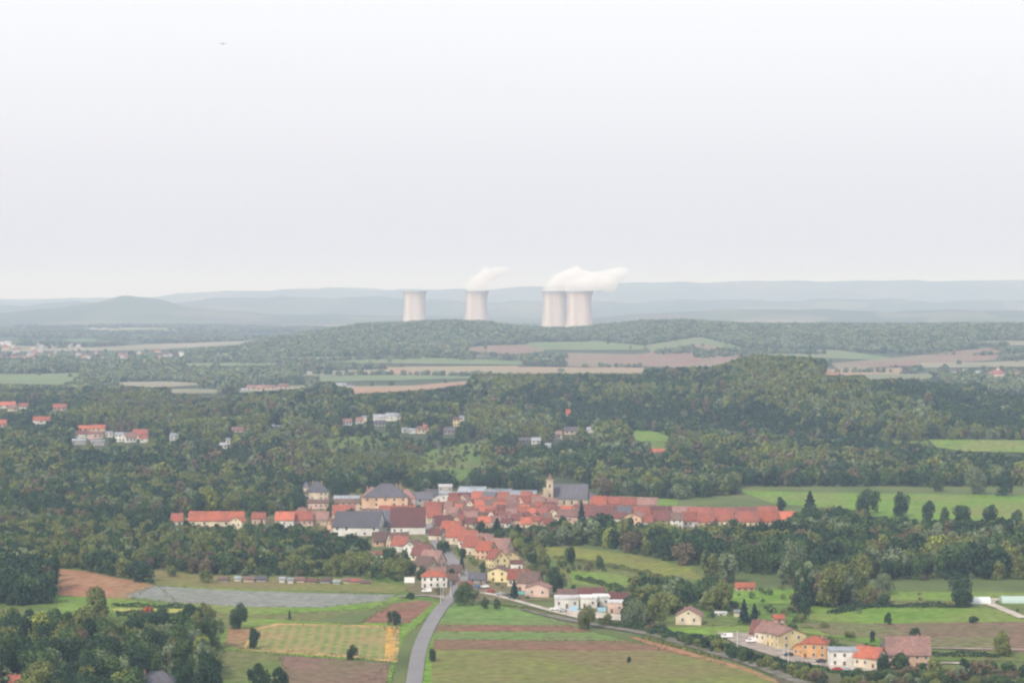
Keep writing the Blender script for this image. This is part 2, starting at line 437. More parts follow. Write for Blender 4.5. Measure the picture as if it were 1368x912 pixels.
def field(poly, mat, name='field', clear=True, amp=.8):
    layer[0] += 1
    w = [ground_at(*p) for p in wobble(poly, amp)]
    ymax = max(p[1] for p in w)
    if ymax < 1500 and clear: EDGES.append([(p[0], p[1]) for p in w])
    off = 0.006 * layer[0] if ymax < 1860 else (.5 + .01 * layer[0] if ymax < 3300 else 1.0 + .006 * layer[0])
    o = sheet(name, w, mat, off)
    if clear: CLEAR.append(poly)
    return o
def strip(pts, wm, mat, name, clear=True, off=None):
    """road along photo points, wm metres wide"""
    layer[0] += 1
    w = [Vector(ground_at(*p)[:2]) for p in pts]
    # smooth (Catmull-Rom)
    c = []
    for i in range(len(w) - 1):
        p0 = w[max(i - 1, 0)]; p1 = w[i]; p2 = w[i + 1]; p3 = w[min(i + 2, len(w) - 1)]
        for j in range(8):
            t = j / 8; c.append(.5 * ((2 * p1) + (p2 - p0) * t + (2 * p0 - 5 * p1 + 4 * p2 - p3) * t * t + (3 * p1 - p0 - 3 * p2 + p3) * t ** 3))
    c.append(w[-1]); L = []; R = []
    for i, p in enumerate(c):
        d = (c[min(i + 1, len(c) - 1)] - c[max(i - 1, 0)]).normalized(); nn = Vector((-d.y, d.x)) * wm / 2
        L.append(p + nn); R.append(p - nn)
    vs = []; fs = []
    of = off if off is not None else (0.006 * layer[0] if max(p.y for p in c) < 1860 else 1.0)
    for a, b_ in zip(L, R):
        vs.append((a.x, a.y, float(T(a.x, a.y)) + of)); vs.append((b_.x, b_.y, float(T(b_.x, b_.y)) + of))
    for i in range(len(c) - 1): fs.append((2 * i, 2 * i + 1, 2 * i + 3, 2 * i + 2))
    me = bpy.data.meshes.new(name); me.from_pydata(vs, [], fs); me.update()
    o = struct(link_mesh(name, me, None, (M[mat],)))
    if clear:
        a = [project(p.x, p.y, 0.) for p in L]; b_ = [project(p.x, p.y, 0.) for p in R]
        CLEAR.append(a + b_[::-1])
    return o

# --- near valley
field([(-40, 806), (35, 810), (20, 818), (-40, 820)], 'rape yellow')
field([(-60, 780), (80, 756), (205, 780), (540, 770), (600, 790), (600, 800), (330, 840), (250, 850), (150, 845), (-60, 830)], 'grass', 'meadow', clear=False)
field([(78, 759), (110, 762), (208, 781), (168, 803), (120, 800), (78, 803)], 'rust soil')
field([(78, 795), (165, 799), (240, 812), (150, 818), (78, 815)], 'bright grass', 'meadow')
field([(210, 783), (250, 783), (540, 797), (500, 812), (320, 822), (250, 812)], 'bright grass', 'meadow')
field([(205, 782), (165, 796), (230, 804), (330, 810), (430, 811), (515, 802), (528, 794), (400, 791), (300, 788)], 'grey mulch')
field([(150, 812), (250, 813), (245, 818), (152, 817)], 'rape yellow')
field([(205, 760), (270, 768), (480, 772), (560, 785), (530, 792), (300, 786), (205, 781)], 'olive crop', 'meadow')
field([(330, 825), (480, 834), (540, 801), (560, 800), (590, 806), (540, 850), (520, 912), (495, 912), (520, 884), (300, 868), (290, 850)], 'bright grass', 'meadow')
field([(484, 832), (500, 820), (524, 806), (560, 802), (579, 804), (560, 822), (546, 832)], 'red soil')
field([(335, 838), (372, 832), (534, 836), (531, 884), (440, 876), (322, 868), (330, 855)], 'straw', 'field', amp=.5)
field([(345, 840), (374, 834), (529, 838), (527, 881), (440, 873), (328, 866), (336, 856)], 'striped crop', amp=.4)
field([(516, 837), (529, 838), (527, 881), (514, 880)], 'gold straw', amp=.4)
field([(306, 838), (338, 840), (322, 866), (300, 862)], 'rust soil')
field([(300, 868), (376, 874), (392, 930), (290, 930)], 'grass', 'meadow')
field([(374, 875), (440, 880), (523, 885), (512, 930), (392, 930), (378, 895)], 'brown soil')
field([(604, 806), (660, 808), (720, 818), (762, 836), (572, 836), (585, 818)], 'fresh crop')
field([(578, 834), (756, 835), (795, 844), (573, 844)], 'red soil')
field([(573, 843), (792, 844), (838, 856), (574, 854)], 'fresh crop')
field([(578, 854), (838, 856), (870, 862), (985, 892), (980, 893), (574, 884)], 'red soil')
field([(574, 868), (880, 868), (985, 891), (1075, 930), (558, 930), (566, 900)], 'olive crop')
field([(574, 836), (580, 836), (576, 930), (556, 930)], 'bright grass', 'verge', clear=False)
field([(838, 850), (850, 851), (905, 866), (1000, 892), (1060, 918), (1050, 918), (985, 893), (870, 862)], 'rust soil', amp=.3)
# --- right valley
field([(720, 726), (770, 730), (860, 742), (930, 757), (975, 782), (960, 795), (1060, 790), (1100, 782), (1140, 790), (1368, 795), (1368, 812), (1000, 845), (860, 845), (740, 790), (715, 750)], 'grass', 'meadow', clear=False)
field([(722, 730), (770, 732), (850, 742), (920, 757), (945, 775), (870, 770), (800, 752), (735, 748)], 'vineyard')
field([(760, 762), (830, 766), (860, 780), (815, 784), (765, 780)], 'bright grass', 'meadow')
field([(975, 786), (1075, 787), (1080, 806), (1000, 806), (960, 800)], 'bright grass', 'meadow', clear=False)
field([(890, 838), (1000, 836), (1090, 840), (1180, 845), (1175, 862), (1110, 850), (1040, 842), (960, 848), (890, 846)], 'bright grass', 'meadow')
field([(1085, 810), (1200, 810), (1330, 813), (1390, 825), (1390, 832), (1160, 834), (1080, 828)], 'bright grass', 'meadow')
field([(1190, 790), (1390, 792), (1390, 802), (1190, 802)], 'bright grass', 'meadow')
field([(1070, 832), (1180, 833), (1260, 850), (1250, 860), (1110, 848)], 'dull grass', 'meadow')
field([(1165, 833), (1260, 832), (1400, 830), (1400, 872), (1245, 866), (1240, 850), (1200, 842)], 'brown soil')
field([(1230, 848), (1345, 850), (1345, 866), (1245, 864)], 'dull grass', 'meadow')
field([(1240, 868), (1400, 872), (1400, 884), (1245, 882)], 'grass', 'meadow', clear=True)
field([(1020, 893), (1100, 895), (1400, 892), (1400, 930), (1060, 930)], 'scrub', 'scrubland', clear=False)
field([(985, 655), (1090, 658), (1400, 662), (1400, 694), (1260, 696), (1180, 692), (1130, 680), (1030, 672)], 'bright grass', 'meadow')
field([(820, 662), (905, 667), (905, 675), (840, 675)], 'bright grass', 'meadow')
# --- open ground of the town
field([(228, 700), (400, 700), (450, 712), (520, 735), (545, 790), (600, 804), (740, 802), (725, 770), (690, 735), (790, 712), (1068, 706), (1065, 690), (880, 680), (790, 664), (600, 655), (405, 660), (400, 690), (230, 692)], 'dull grass', 'town_ground', clear=False)
# --- hill and beyond
field([(835, 575), (870, 577), (897, 582), (890, 592), (850, 590)], 'bright grass', 'meadow')
field([(1240, 588), (1390, 589), (1390, 606), (1290, 604), (1250, 598)], 'bright grass', 'meadow')
field([(1305, 521), (1390, 522), (1390, 527), (1325, 526)], 'orange soil far')
field([(640, 625), (650, 608), (628, 616), (606, 640), (615, 645)], 'grass', 'meadow')
field([(470, 517), (545, 516), (625, 510), (628, 514), (560, 522), (474, 528)], 'orange soil far')
field([(225, 520), (300, 521), (420, 514), (420, 519), (300, 527), (228, 526)], 'beige far')
field([(-60, 500), (60, 500), (112, 498), (100, 508), (80, 515), (-60, 512)], 'green far')
field([(0, 462), (120, 464), (340, 455), (345, 460), (200, 468), (0, 470)], 'beige far')
field([(285, 472), (320, 473), (320, 476), (285, 476)], 'green far')
field([(380, 478), (520, 476), (620, 480), (700, 483), (700, 488), (500, 486), (380, 482)], 'green far')
field([(515, 491), (690, 489), (700, 500), (525, 501)], 'orange soil far')
field([(420, 503), (620, 500), (640, 506), (430, 511)], 'green far')
field([(120, 512), (220, 510), (300, 514), (200, 519)], 'beige far')
field([(230, 486), (370, 484), (380, 488), (250, 491)], 'green far')
field([(1150, 500), (1240, 500), (1260, 506), (1160, 508)], 'beige far')
field([(400, 497), (520, 494), (520, 500), (400, 503)], 'beige far')
field([(622, 465), (650, 462), (720, 460), (728, 470), (640, 478), (625, 474)], 'pink soil far')
field([(700, 458), (800, 456), (860, 462), (860, 468), (720, 468)], 'green far')
field([(755, 472), (850, 474), (905, 470), (900, 484), (830, 492), (755, 490)], 'pink soil far')
field([(860, 462), (935, 450), (985, 463), (1010, 468), (1000, 476), (900, 472), (870, 470)], 'green far')
field([(880, 467), (935, 460), (985, 467), (1000, 474), (960, 490), (900, 492), (850, 490), (855, 476)], 'pink soil far')
field([(690, 491), (860, 492), (860, 500), (690, 500)], 'orange soil far')
field([(1000, 466), (1120, 468), (1190, 478), (1180, 482), (1080, 478), (1000, 474)], 'green far')
field([(1110, 486), (1200, 478), (1320, 465), (1340, 470), (1330, 482), (1250, 486), (1210, 490), (1120, 494)], 'pink soil far')
field([(1100, 494), (1210, 492), (1200, 500), (1100, 503)], 'orange soil far')
field([(1275, 455), (1390, 456), (1390, 462), (1340, 462)], 'beige far')
field([(1230, 486), (1320, 484), (1390, 480), (1390, 490), (1230, 492)], 'beige far')
THIN = [[(540, 640), (565, 604), (650, 588), (648, 612), (600, 640)], [(860, 590), (1010, 594), (1005, 603), (870, 601)], [(430, 588), (520, 580), (510, 600), (425, 607)],
        [(1090, 588), (1240, 590), (1240, 602), (1100, 600)], [(250, 560), (330, 556), (330, 566), (240, 570)], [(70, 604), (180, 600), (200, 612), (80, 616)], [(690, 540), (760, 536), (770, 546), (700, 548)]]
for p in THIN: field(p, 'grass', 'rough_slope', clear=False, amp=2)
# --- roads
strip([(545, 960), (553, 912), (560, 870), (572, 840), (590, 812), (604, 800)], 6.2, 'asphalt', 'road')
strip([(604, 800), (612, 790), (618, 775), (612, 760), (600, 745), (588, 730), (578, 715), (572, 700)], 8.0, 'asphalt', 'road')
strip([(604, 800), (570, 796), (530, 797)], 4.0, 'track', 'track')
strip([(611, 792), (650, 793), (690, 803), (740, 817), (790, 829)], 4.0, 'gravel', 'path')
strip([(700, 814), (745, 825), (800, 836), (860, 846), (920, 862), (1000, 886), (1090, 920)], 6.0, 'railway grey', 'lane', clear=False)
strip([(1368, 826), (1335, 812), (1322, 806), (1330, 800)], 5.0, 'gravel', 'path')
strip([(1238, 866), (1300, 867), (1368, 868)], 1.6, 'gravel', 'path')
strip([(1240, 887), (1262, 886), (1300, 887)], 3.0, 'gravel', 'path')
field([(955, 845), (1010, 846), (1030, 862), (1100, 880), (1110, 892), (1060, 885), (985, 862)], 'track', 'car_park')
field([(1100, 884), (1180, 890), (1180, 897), (1110, 896)], 'gravel', 'driveway')
field([(600, 770), (622, 768), (640, 792), (606, 795)], 'asphalt', 'pavement')
field([(730, 812), (760, 814), (830, 822), (832, 830), (780, 826)], 'gravel', 'driveway')

# ------------------------------------------------------------------ houses
WIN = MB(); WIN.box(-.5, .5, -.06, .03, -.5, .5); WIN_ME = WIN.mesh('window'); WIN_ME.materials.append(M['glass'])
FR = MB()
for a in ((-.62, .62, .5, .62), (-.62, .62, -.62, -.5), (-.62, -.5, -.5, .5), (.5, .62, -.5, .5), (-.04, .04, -.5, .5)):
    FR.box(a[0], a[1], -.09, .02, a[2], a[3])
FR_ME = FR.mesh('window_frame'); FR_ME.materials.append(M['frame'])
PN = MB(); PN.box(-.5, .5, -.05, .01, -.5, .5); PN_ME = PN.mesh('pane'); PN_ME.materials.append(M['glass'])
DOOR = MB(); DOOR.box(-.5, .5, -.07, .03, 0, 1); DOOR_ME = DOOR.mesh('door'); DOOR_ME.materials.append(M['door wood'])
FOOT = []
def add_window(root, x, y, z, w, h, rz, near):
    if near:
        o = bpy.data.objects.new('window', FR_ME); COL.objects.link(o); o.parent = root
        p = bpy.data.objects.new('pane', PN_ME); COL.objects.link(p); p.parent = o
    else:
        o = bpy.data.objects.new('window', WIN_ME); COL.objects.link(o); o.parent = root
    o.location = (x, y, z); o.rotation_euler = (0, 0, rz); o.scale = (w, 1, h)
    return o
def house(u, v, w, hw, hr, yaw=0, wall='cream', roof='red tiled', style='gable', d=None, label=None, place='', cat='house', name='house',
          group=None, win=True, chim=True, floors=None, at=None, door=True):
    """u,v: photo pixel of the foot of the front; w, hw, hr in photo pixels; yaw degrees (0: eaves side faces the camera)"""
    x, y, z = at or ground_at(u, v)
    s = y / F
    W = w * s; Hh = hw * s; Rr = hr * s * .92
    D = (d * s) if d else max(6.0, min(W * .9, Rr * 2.3, 14)) if style != 'flat' else W * .7
    if abs(yaw) > 60:                     # gable end faces the camera: W is the gable width
        W, D = (d * s if d else W * 1.25), W
    yr = math.radians(yaw)
    half = (abs(math.sin(yr)) * W + abs(math.cos(yr)) * D) / 2
    cy = y + half; cx = x * cy / y
    cz = float(T(cx, cy))
    root = empty(name, (cx, cy, min(z, cz) - .0), yr)
    zb = -1.0 if y > 1860 else 0.0
    near = y < 1180
    b = MB(); hx, hy = W / 2, D / 2
    if style in ('gable',):
        b.v = [(-hx, -hy, zb), (hx, -hy, zb), (hx, hy, zb), (-hx, hy, zb), (-hx, -hy, Hh), (hx, -hy, Hh), (hx, hy, Hh), (-hx, hy, Hh), (-hx, 0, Hh + Rr - .05), (hx, 0, Hh + Rr - .05)]
        b.f = [(0, 1, 5, 4), (2, 3, 7, 6), (1, 2, 6, 9, 5), (3, 0, 4, 8, 7), (0, 3, 2, 1)]
    else: b.box(-hx, hx, -hy, hy, zb, Hh)
    b.build('wall', M['wall ' + wall], root)
    ov = .45; t = .28; r = MB()
    zr = Hh + Rr + .12
    if style == 'gable':
        ze = Hh - ov * Rr / hy + .12
        for sgn in (-1, 1):
            r.slab([(-hx - ov, sgn * (hy + ov), ze), (hx + ov, sgn * (hy + ov), ze), (hx + ov, 0, zr), (-hx - ov, 0, zr)], t)
    elif style == 'hip':
        k = min(hx * .85, hy); ze = Hh + .1
        a = [(-hx - ov, -hy - ov, ze), (hx + ov, -hy - ov, ze), (hx + ov, hy + ov, ze), (-hx - ov, hy + ov, ze), (-hx + k, 0, zr), (hx - k, 0, zr)]
        b0 = len(r.v); r.v += a; r.v += [(p[0], p[1], ze - .2) for p in a[:4]]
        r.f += [(0, 1, 5, 4), (1, 2, 5), (2, 3, 4, 5), (3, 0, 4), (0, 6, 7, 1), (1, 7, 8, 2), (2, 8, 9, 3), (3, 9, 6, 0), (6, 9, 8, 7)]
    elif style == 'flat':
        r.box(-hx - .3, hx + .3, -hy - .3, hy + .3, Hh, Hh + max(.35, Rr))
    elif style == 'shed':
        r.slab([(-hx - .3, -hy - .4, Hh), (hx + .3, -hy - .4, Hh), (hx + .3, hy + .4, Hh + Rr), (-hx - .3, hy + .4, Hh + Rr)], .2)
    ro = r.build('roof', M['roof ' + roof], root)
    if chim and style in ('gable', 'hip'):
        for q in range(2 if W > 14 else 1):
            cxx = hx * (rnd.uniform(.35, .7) * (1 if q else -1) * (1 if rnd.random() < .8 else -1)); cyy = rnd.uniform(-.2, .35) * hy
            zc = Hh + Rr * (1 - abs(cyy) / hy) if style == 'gable' else Hh + Rr * .7
            c = MB(); c.box(cxx - .4, cxx + .4, cyy - .3, cyy + .3, zc - .5, Hh + Rr + .5); c.box(cxx - .48, cxx + .48, cyy - .38, cyy + .38, Hh + Rr + .5, Hh + Rr + .6)
            c.build('chimney', M['brick'], ro)
    if win:
        nf = floors or max(1, int(Hh / 2.7)); big = W * D > 250
        n = max(1, min(int(W / 3.0), 8 if near else 5 if y < 2000 else 3))
        if y > 3500: n = min(n, 2); nf = 1
        ww, wh = (1.0, 1.4) if y < 2000 else (1.5, 1.5)
        ww *= min(1.4, max(1, W / n / 4)); fh = Hh / nf
        dpos = rnd.randrange(n)
        for fl in range(min(nf, 3)):
            for i in range(n):
                xx = -hx + W * (i + .5) / n
                if fl == 0 and i == dpos and door and y < 2000:
                    dd = bpy.data.objects.new('door', DOOR_ME); COL.objects.link(dd); dd.parent = root
                    dd.location = (xx, -hy, 0); dd.scale = (1.1, 1, min(2.1, Hh * .8)); continue
                if y < 1300 or rnd.random() < .8:
                    add_window(root, xx, -hy, fh * (fl + .55), ww, min(wh, fh * .55), 0, near)
        if y < 2000 and yaw:
            sx = 1 if yaw < 0 else -1
            for fl in range(min(nf, 3)):
                for yy in (-hy * .45, hy * .45):
                    add_window(root, sx * hx, yy, fh * (fl + .55), ww, min(wh, fh * .55), math.pi / 2 * sx, near)
            if Rr > 2.5 and style == 'gable': add_window(root, sx * hx, 0, Hh + Rr * .3, .9, 1.0, math.pi / 2 * sx, near)
    lab = label or f"{wall} {cat}, {roof} roof, {place}"
    tag(root, lab, cat, group, u)
    rr = math.hypot(W, D) / 2
    FOOT.append((cx, cy, rr * .85))
    # keep what the photo shows of it free of trees
    hwid = w / 2 - (1 if y < 1860 else -1.5); vb_ = v - 2 if y < 1860 else v + 1
    CLEAR.append([(u - hwid, v - hw - hr + 1), (u + hwid, v - hw - hr + 1), (u + hwid, vb_), (u - hwid, vb_)])
    return root, W, D, Hh, Rr

GT = 'houses of the town'
# western edge
house(237, 703, 15, 8, 10, 0, 'white', 'red tiled', place='far left end of town')
house(290, 704, 74, 9, 12, -4, 'cream', 'bright orange-red', label='long low cream building with bright red roof left of the town', cat='building', name='long_building', chim=False, floors=1)
house(318, 707, 18, 11, 6, 70, 'cream', 'bright orange-red', label='cream gabled wing at the right end of the long red-roofed building', cat='building', name='building', d=14, chim=False)
house(346, 700, 18, 8, 8, 0, 'pink', 'red tiled', place='right of the long low building')
house(381, 704, 25, 10, 11, 0, 'white', 'bright orange-red', place='left of the grey-roofed manor')
house(405, 703, 24, 9, 12, 12, 'pink', 'red tiled', place='left of the grey-roofed manor')
house(405, 695, 16, 8, 9, -40, 'cream', 'faded pink', place='left of the grey-roofed manor')
house(428, 702, 24, 8, 11, -8, 'sand', 'faded pink', place='below the grey-roofed manor')
house(424, 668, 30, 11, 14, 0, 'cream', 'slate grey', 'hip', label='tall cream manor house with steep slate roof above the left part of the town', cat='manor', name='manor_house', d=24, floors=2)
house(409, 664, 8, 13, 8, 0, 'cream', 'slate grey', 'hip', label='narrow cream stair tower at the left of the slate-roofed manor', cat='tower', name='stair_tower', win=False, chim=False)
house(426, 680, 27, 9, 4, 0, 'pink', 'brown tiled', label='pale pink low house in front of the slate-roofed manor')
house(467, 682, 38, 11, 5, 0, 'cream', 'brown tiled', label='long cream house with dark low roof right of the manor')
house(463, 672, 34, 6, 4, 0, 'white', 'pale grey', 'shed', label='pale shed roof behind the long cream house', cat='shed', name='shed', win=False)
house(516, 684, 60, 20, 18, 0, 'peach', 'slate grey', 'hip', label='large peach hall with big slate hipped roof at the back of the town', cat='hall', name='hall', d=46)
house(497, 683, 26, 19, 14, 0, 'peach', 'faded pink', 'hip', label='peach wing with faded roof left of the slate-roofed hall', cat='hall wing', name='hall_wing', d=30)
house(543, 683, 24, 17, 14, 0, 'pink', 'faded pink', 'hip', label='pinkish wing with faded roof right of the slate-roofed hall', cat='hall wing', name='hall_wing', d=26)
house(565, 678, 26, 12, 9, 0, 'grey', 'slate grey', label='grey house with slate roof right of the big hall')
house(577, 673, 16, 12, 8, 0, 'white', 'slate grey', label='white house with slate roof left of the flat-roofed block')
house(595, 663, 18, 13, 3, 0, 'grey', 'white flat', 'flat', label='grey block with white flat roof standing above the back of the town', cat='building', name='block', chim=False)
house(600, 670, 34, 9, 3, 0, 'white', 'pale grey', 'flat', label='low pale annex in front of the flat-roofed block', cat='building', name='annex')
# long pale shed behind the old town
for k, (u0, v0) in enumerate(((630, 664), (664, 667), (698, 669))):
    house(u0, v0, 36, 5, 6, -4, 'grey', 'pale grey', 'shed', label='long pale grey industrial shed roof behind the old town', cat='shed', name='industrial_shed', win=False, d=50, group='pale shed halls behind the town')
# slate barn & red barn
house(480, 716, 62, 12, 20, -6, 'white', 'slate grey', label='big white barn with broad slate roof in the left half of the town', cat='barn', name='barn', d=60)
house(517, 712, 48, 9, 21, 6, 'white', 'slate grey', label='white barn with slate roof between the slate barn and the big red barn', cat='barn', name='barn', d=60)
house(448, 713, 18, 9, 12, 30, 'peach', 'faded pink', place='left of the big slate barn')
house(545, 714, 46, 11, 25, 3, 'white', 'dull red', label='big white barn with tall dark red roof in the town centre', cat='barn', name='barn', d=60)
house(459, 694, 30, 8, 12, 8, 'peach', 'red tiled', place='behind the big slate barn')
house(497, 695, 26, 7, 9, 0, 'cream', 'brown tiled', place='behind the big slate barn')
house(530, 692, 46, 7, 10, 0, 'peach', 'bright orange-red', place='behind the big red barn')
house(578, 700, 22, 10, 14, 20, 'cream', 'red tiled', place='right of the big red barn')
house(580, 688, 24, 9, 9, -15, 'white', 'red tiled', place='right of the big red barn')
house(592, 710, 24, 9, 13, 15, 'pink', 'dull red', place='right of the big red barn')
# old town, rows from the back
rowdef = [(674, 596, 722, 'back row of old town'), (679, 590, 730, 'second row of old town'), (684, 588, 732, 'third row of old town'), (689, 586, 736, 'fourth row of old town'),
          (694, 592, 738, 'fifth row of old town'), (699, 600, 732, 'sixth row of old town'), (705, 612, 726, 'front row of old town')]
for ri, (vb, u0, u1, pl) in enumerate(rowdef):
    u = u0 + rnd.uniform(4, 10)
    while u < u1:
        w = rnd.uniform(11, 18); yaw = rnd.choice([0, 0, 5, -8, 14, -22, 72, 40])
        rf = rnd.choices(['red tiled', 'dull red', 'faded pink', 'bright orange-red', 'brown tiled', 'slate grey'], [32, 16, 24, 18, 9, 4])[0]
        wa = rnd.choices(['cream', 'white', 'peach', 'pink', 'sand'], [30, 16, 16, 18, 20])[0]
        house(u + w / 2, vb + rnd.uniform(-2, 2), w, rnd.uniform(6, 10), rnd.uniform(6, 9), yaw, wa, rf, place=pl, group=GT)
        u += w * rnd.uniform(.8, 1.2)
# between church and right row
for (vb, u0, u1, pl) in ((682, 790, 872, 'beside the church, right'), (692, 728, 800, 'just below the church'),
                         (698, 745, 775, 'lower row below the church')):
    u = u0
    while u < u1:
        w = rnd.uniform(18, 30); rf = rnd.choices(['red tiled', 'dull red', 'faded pink', 'bright orange-red'], [30, 15, 15, 25])[0]
        house(u + w / 2, vb + rnd.uniform(-1.5, 1.5), w, rnd.uniform(7, 10), rnd.uniform(8, 12), rnd.choice([0, 4, -6, 10]), rnd.choice(['cream', 'peach', 'pink', 'sand']), rf, place=pl, group=GT)
        u += w * .95
# eastern terrace rows
def terrace(segs, pl):
    for (u0, u1, vb, hw, hr, yaw, wa, rf) in segs:
        house((u0 + u1) / 2, vb, u1 - u0, hw, hr, yaw, wa, rf, place=pl, group='terraced houses of the right arm of the town')
terrace([(800, 826, 692, 8, 10, 0, 'white', 'red tiled'), (824, 846, 693, 8, 9, -20, 'cream', 'slate grey'), (846, 872, 694, 8, 10, 0, 'pink', 'red tiled'),
         (870, 900, 695, 8, 11, 0, 'peach', 'dull red'), (898, 922, 695, 8, 11, 5, 'cream', 'faded pink'), (920, 950, 696, 8, 11, 0, 'sand', 'red tiled'),
         (950, 985, 697, 8, 11, -4, 'cream', 'red tiled'), (984, 1010, 697, 8, 12, 0, 'pink', 'dull red'), (1008, 1038, 697, 8, 13, 4, 'cream', 'red tiled'),
         (1036, 1064, 699, 6, 10, -10, 'peach', 'bright orange-red')], 'back terrace at town right')
terrace([(818, 836, 700, 8, 8, -10, 'white', 'dull red'), (836, 862, 703, 12, 6, 70, 'peach', 'faded pink'), (860, 872, 704, 8, 9, 0, 'white', 'red tiled'),
         (872, 896, 703, 9, 12, 4, 'cream', 'dull red'), (896, 912, 706, 13, 9, 0, 'white', 'brown tiled'), (912, 932, 704, 9, 12, 0, 'white', 'red tiled'),
         (932, 954, 705, 9, 11, 0, 'pink', 'red tiled'), (953, 982, 704, 9, 12, -3, 'cream', 'red tiled'), (982, 1012, 705, 9, 13, 2, 'yellow', 'red tiled'),
         (1012, 1040, 703, 7, 14, 8, 'cream', 'bright orange-red')], 'front terrace at town right')
# village street, left side
PS = 'left side of village street'
house(508, 730, 20, 8, 12, 10, 'peach', 'brown tiled', place=PS)
house(532, 735, 26, 9, 15, 25, 'sand', 'brown tiled', place=PS)
house(495, 745, 13, 5, 4, 0, 'white', 'faded pink', label='small white cottage among trees left of the village street', cat='cottage', name='cottage', chim=False)
house(508, 744, 10, 4, 4, 0, 'white', 'red tiled', label='tiny white shed beside the small white cottage', cat='shed', name='shed', win=False, chim=False)
house(537, 738, 22, 10, 12, -30, 'white', 'red tiled', place=PS)
house(553, 745, 20, 15, 8, 65, 'white', 'faded pink', label='tall white gabled house left of the village street', d=26)
house(566, 750, 26, 9, 14, -30, 'cream', 'dull red', place=PS)
house(578, 760, 28, 9, 16, -28, 'pink', 'faded pink', place=PS)
house(568, 764, 24, 8, 13, -30, 'sand', 'brown tiled', place=PS)
house(580, 773, 32, 7, 8, -8, 'cream', 'faded pink', label='cream house with pale roof behind the white house at the street mouth')
house(580, 785, 34, 15, 8, 4, 'white', 'bright orange-red', 'hip', label='white house with bright red hipped roof where the country road enters the village')
house(604, 782, 14, 8, 8, 20, 'grey', 'brown tiled', label='dark little house behind the white house at the street mouth', cat='house')
house(610, 770, 16, 7, 9, -20, 'sand', 'brown tiled', place=PS)
# right side
PR = 'right side of village street'
house(604, 716, 26, 9, 11, -15, 'pink', 'bright orange-red', place=PR)
house(584, 722, 18, 8, 9, -20, 'cream', 'dull red', place=PR)
house(612, 728, 26, 11, 14, -28, 'cream', 'bright orange-red', place=PR)
house(628, 733, 24, 11, 14, -28, 'white', 'red tiled', place=PR)
house(634, 742, 26, 12, 14, -32, 'cream', 'red tiled', place=PR)
house(648, 735, 26, 8, 14, -28, 'sand', 'faded pink', place=PR)
house(650, 748, 22, 13, 12, -32, 'peach', 'bright orange-red', place=PR)
house(668, 745, 30, 10, 16, -25, 'pink', 'faded pink', place=PR)
house(664, 760, 22, 14, 12, -62, 'yellow', 'red tiled', label='yellow gabled house behind the pale yellow gable on the right side of the street', d=24)
house(678, 756, 26, 12, 9, -64, 'yellow', 'faded pink', label='pale house with broad gable above the pale yellow gabled house', d=20)
house(667, 778, 27, 15, 6, 80, 'yellow', 'brown tiled', label='pale yellow gabled house facing the junction on the right side of the street', d=26)
house(690, 764, 16, 12, 4, 0, 'white', 'dull red', label='white house with red trim behind the pale yellow gabled house', chim=False)
house(694, 784, 28, 11, 13, -12, 'cream', 'red tiled', label='cream house with red roof behind the dark conifer at the junction')
house(708, 790, 28, 12, 15, -20, 'pink', 'brown tiled', label='pink house with brown roof right of the dark conifer')
house(720, 798, 32, 13, 6, 78, 'pink', 'faded pink', label='salmon pink gabled house at the lower end of the village street', d=24)
house(638, 780, 22, 7, 8, -6, 'grey', 'slate grey', label='grey low house in front of the tall houses on the right side of the street', chim=False)
house(622, 790, 18, 6, 8, 0, 'pink', 'red tiled', label='small pink house with red roof beside the street mouth', chim=False)
# modern houses right of the village
house(757, 812, 32, 12, 3, 0, 'white', 'white flat', 'flat', label='white modern house with flat overhanging roof beside the blue tarpaulins', chim=False, d=26)
house(762, 800, 34, 4, 9, -6, 'sand', 'brown tiled', label='brown-roofed house behind the white flat-roofed modern house')
house(790, 800, 34, 5, 10, 0, 'grey', 'dull red', label='long dark red roof behind the modern white houses', cat='house')
house(786, 812, 22, 13, 3, 0, 'white', 'white flat', 'flat', label='small white modern cube house with dark upper window', chim=False, d=22)
house(803, 810, 20, 12, 3, 6, 'white', 'white flat', 'flat', label='white modern house with flat roof, right of the dark-windowed cube', chim=False, d=22)
house(826, 806, 26, 6, 9, 0, 'pink', 'dull red', label='dark red roofed house at the right end of the modern houses')
house(822, 819, 20, 14, 3, 0, 'pink', 'white flat', 'flat', label='pinkish annex with white roof edge at the right end of the modern houses', chim=False, d=16)
house(921, 835, 34, 13, 10, 80, 'cream', 'faded pink', label='lone cream gabled house with pale roof in the meadow', d=30)
house(963, 822, 15, 3, 2, 0, 'white', 'white flat', 'flat', label='low white mobile home in the meadow right of the lone gabled house', cat='mobile home', name='mobile_home', chim=False, d=8)
house(984, 824, 6, 7, 2, 0, 'cream', 'pale grey', label='tiny cream hut beside the dark conifers', cat='hut', name='hut', chim=False, win=False)
house(995, 789, 25, 5, 6, 0, 'peach', 'bright orange-red', label='small barn with salmon orange roof alone in the meadow', cat='barn', name='barn', chim=False)
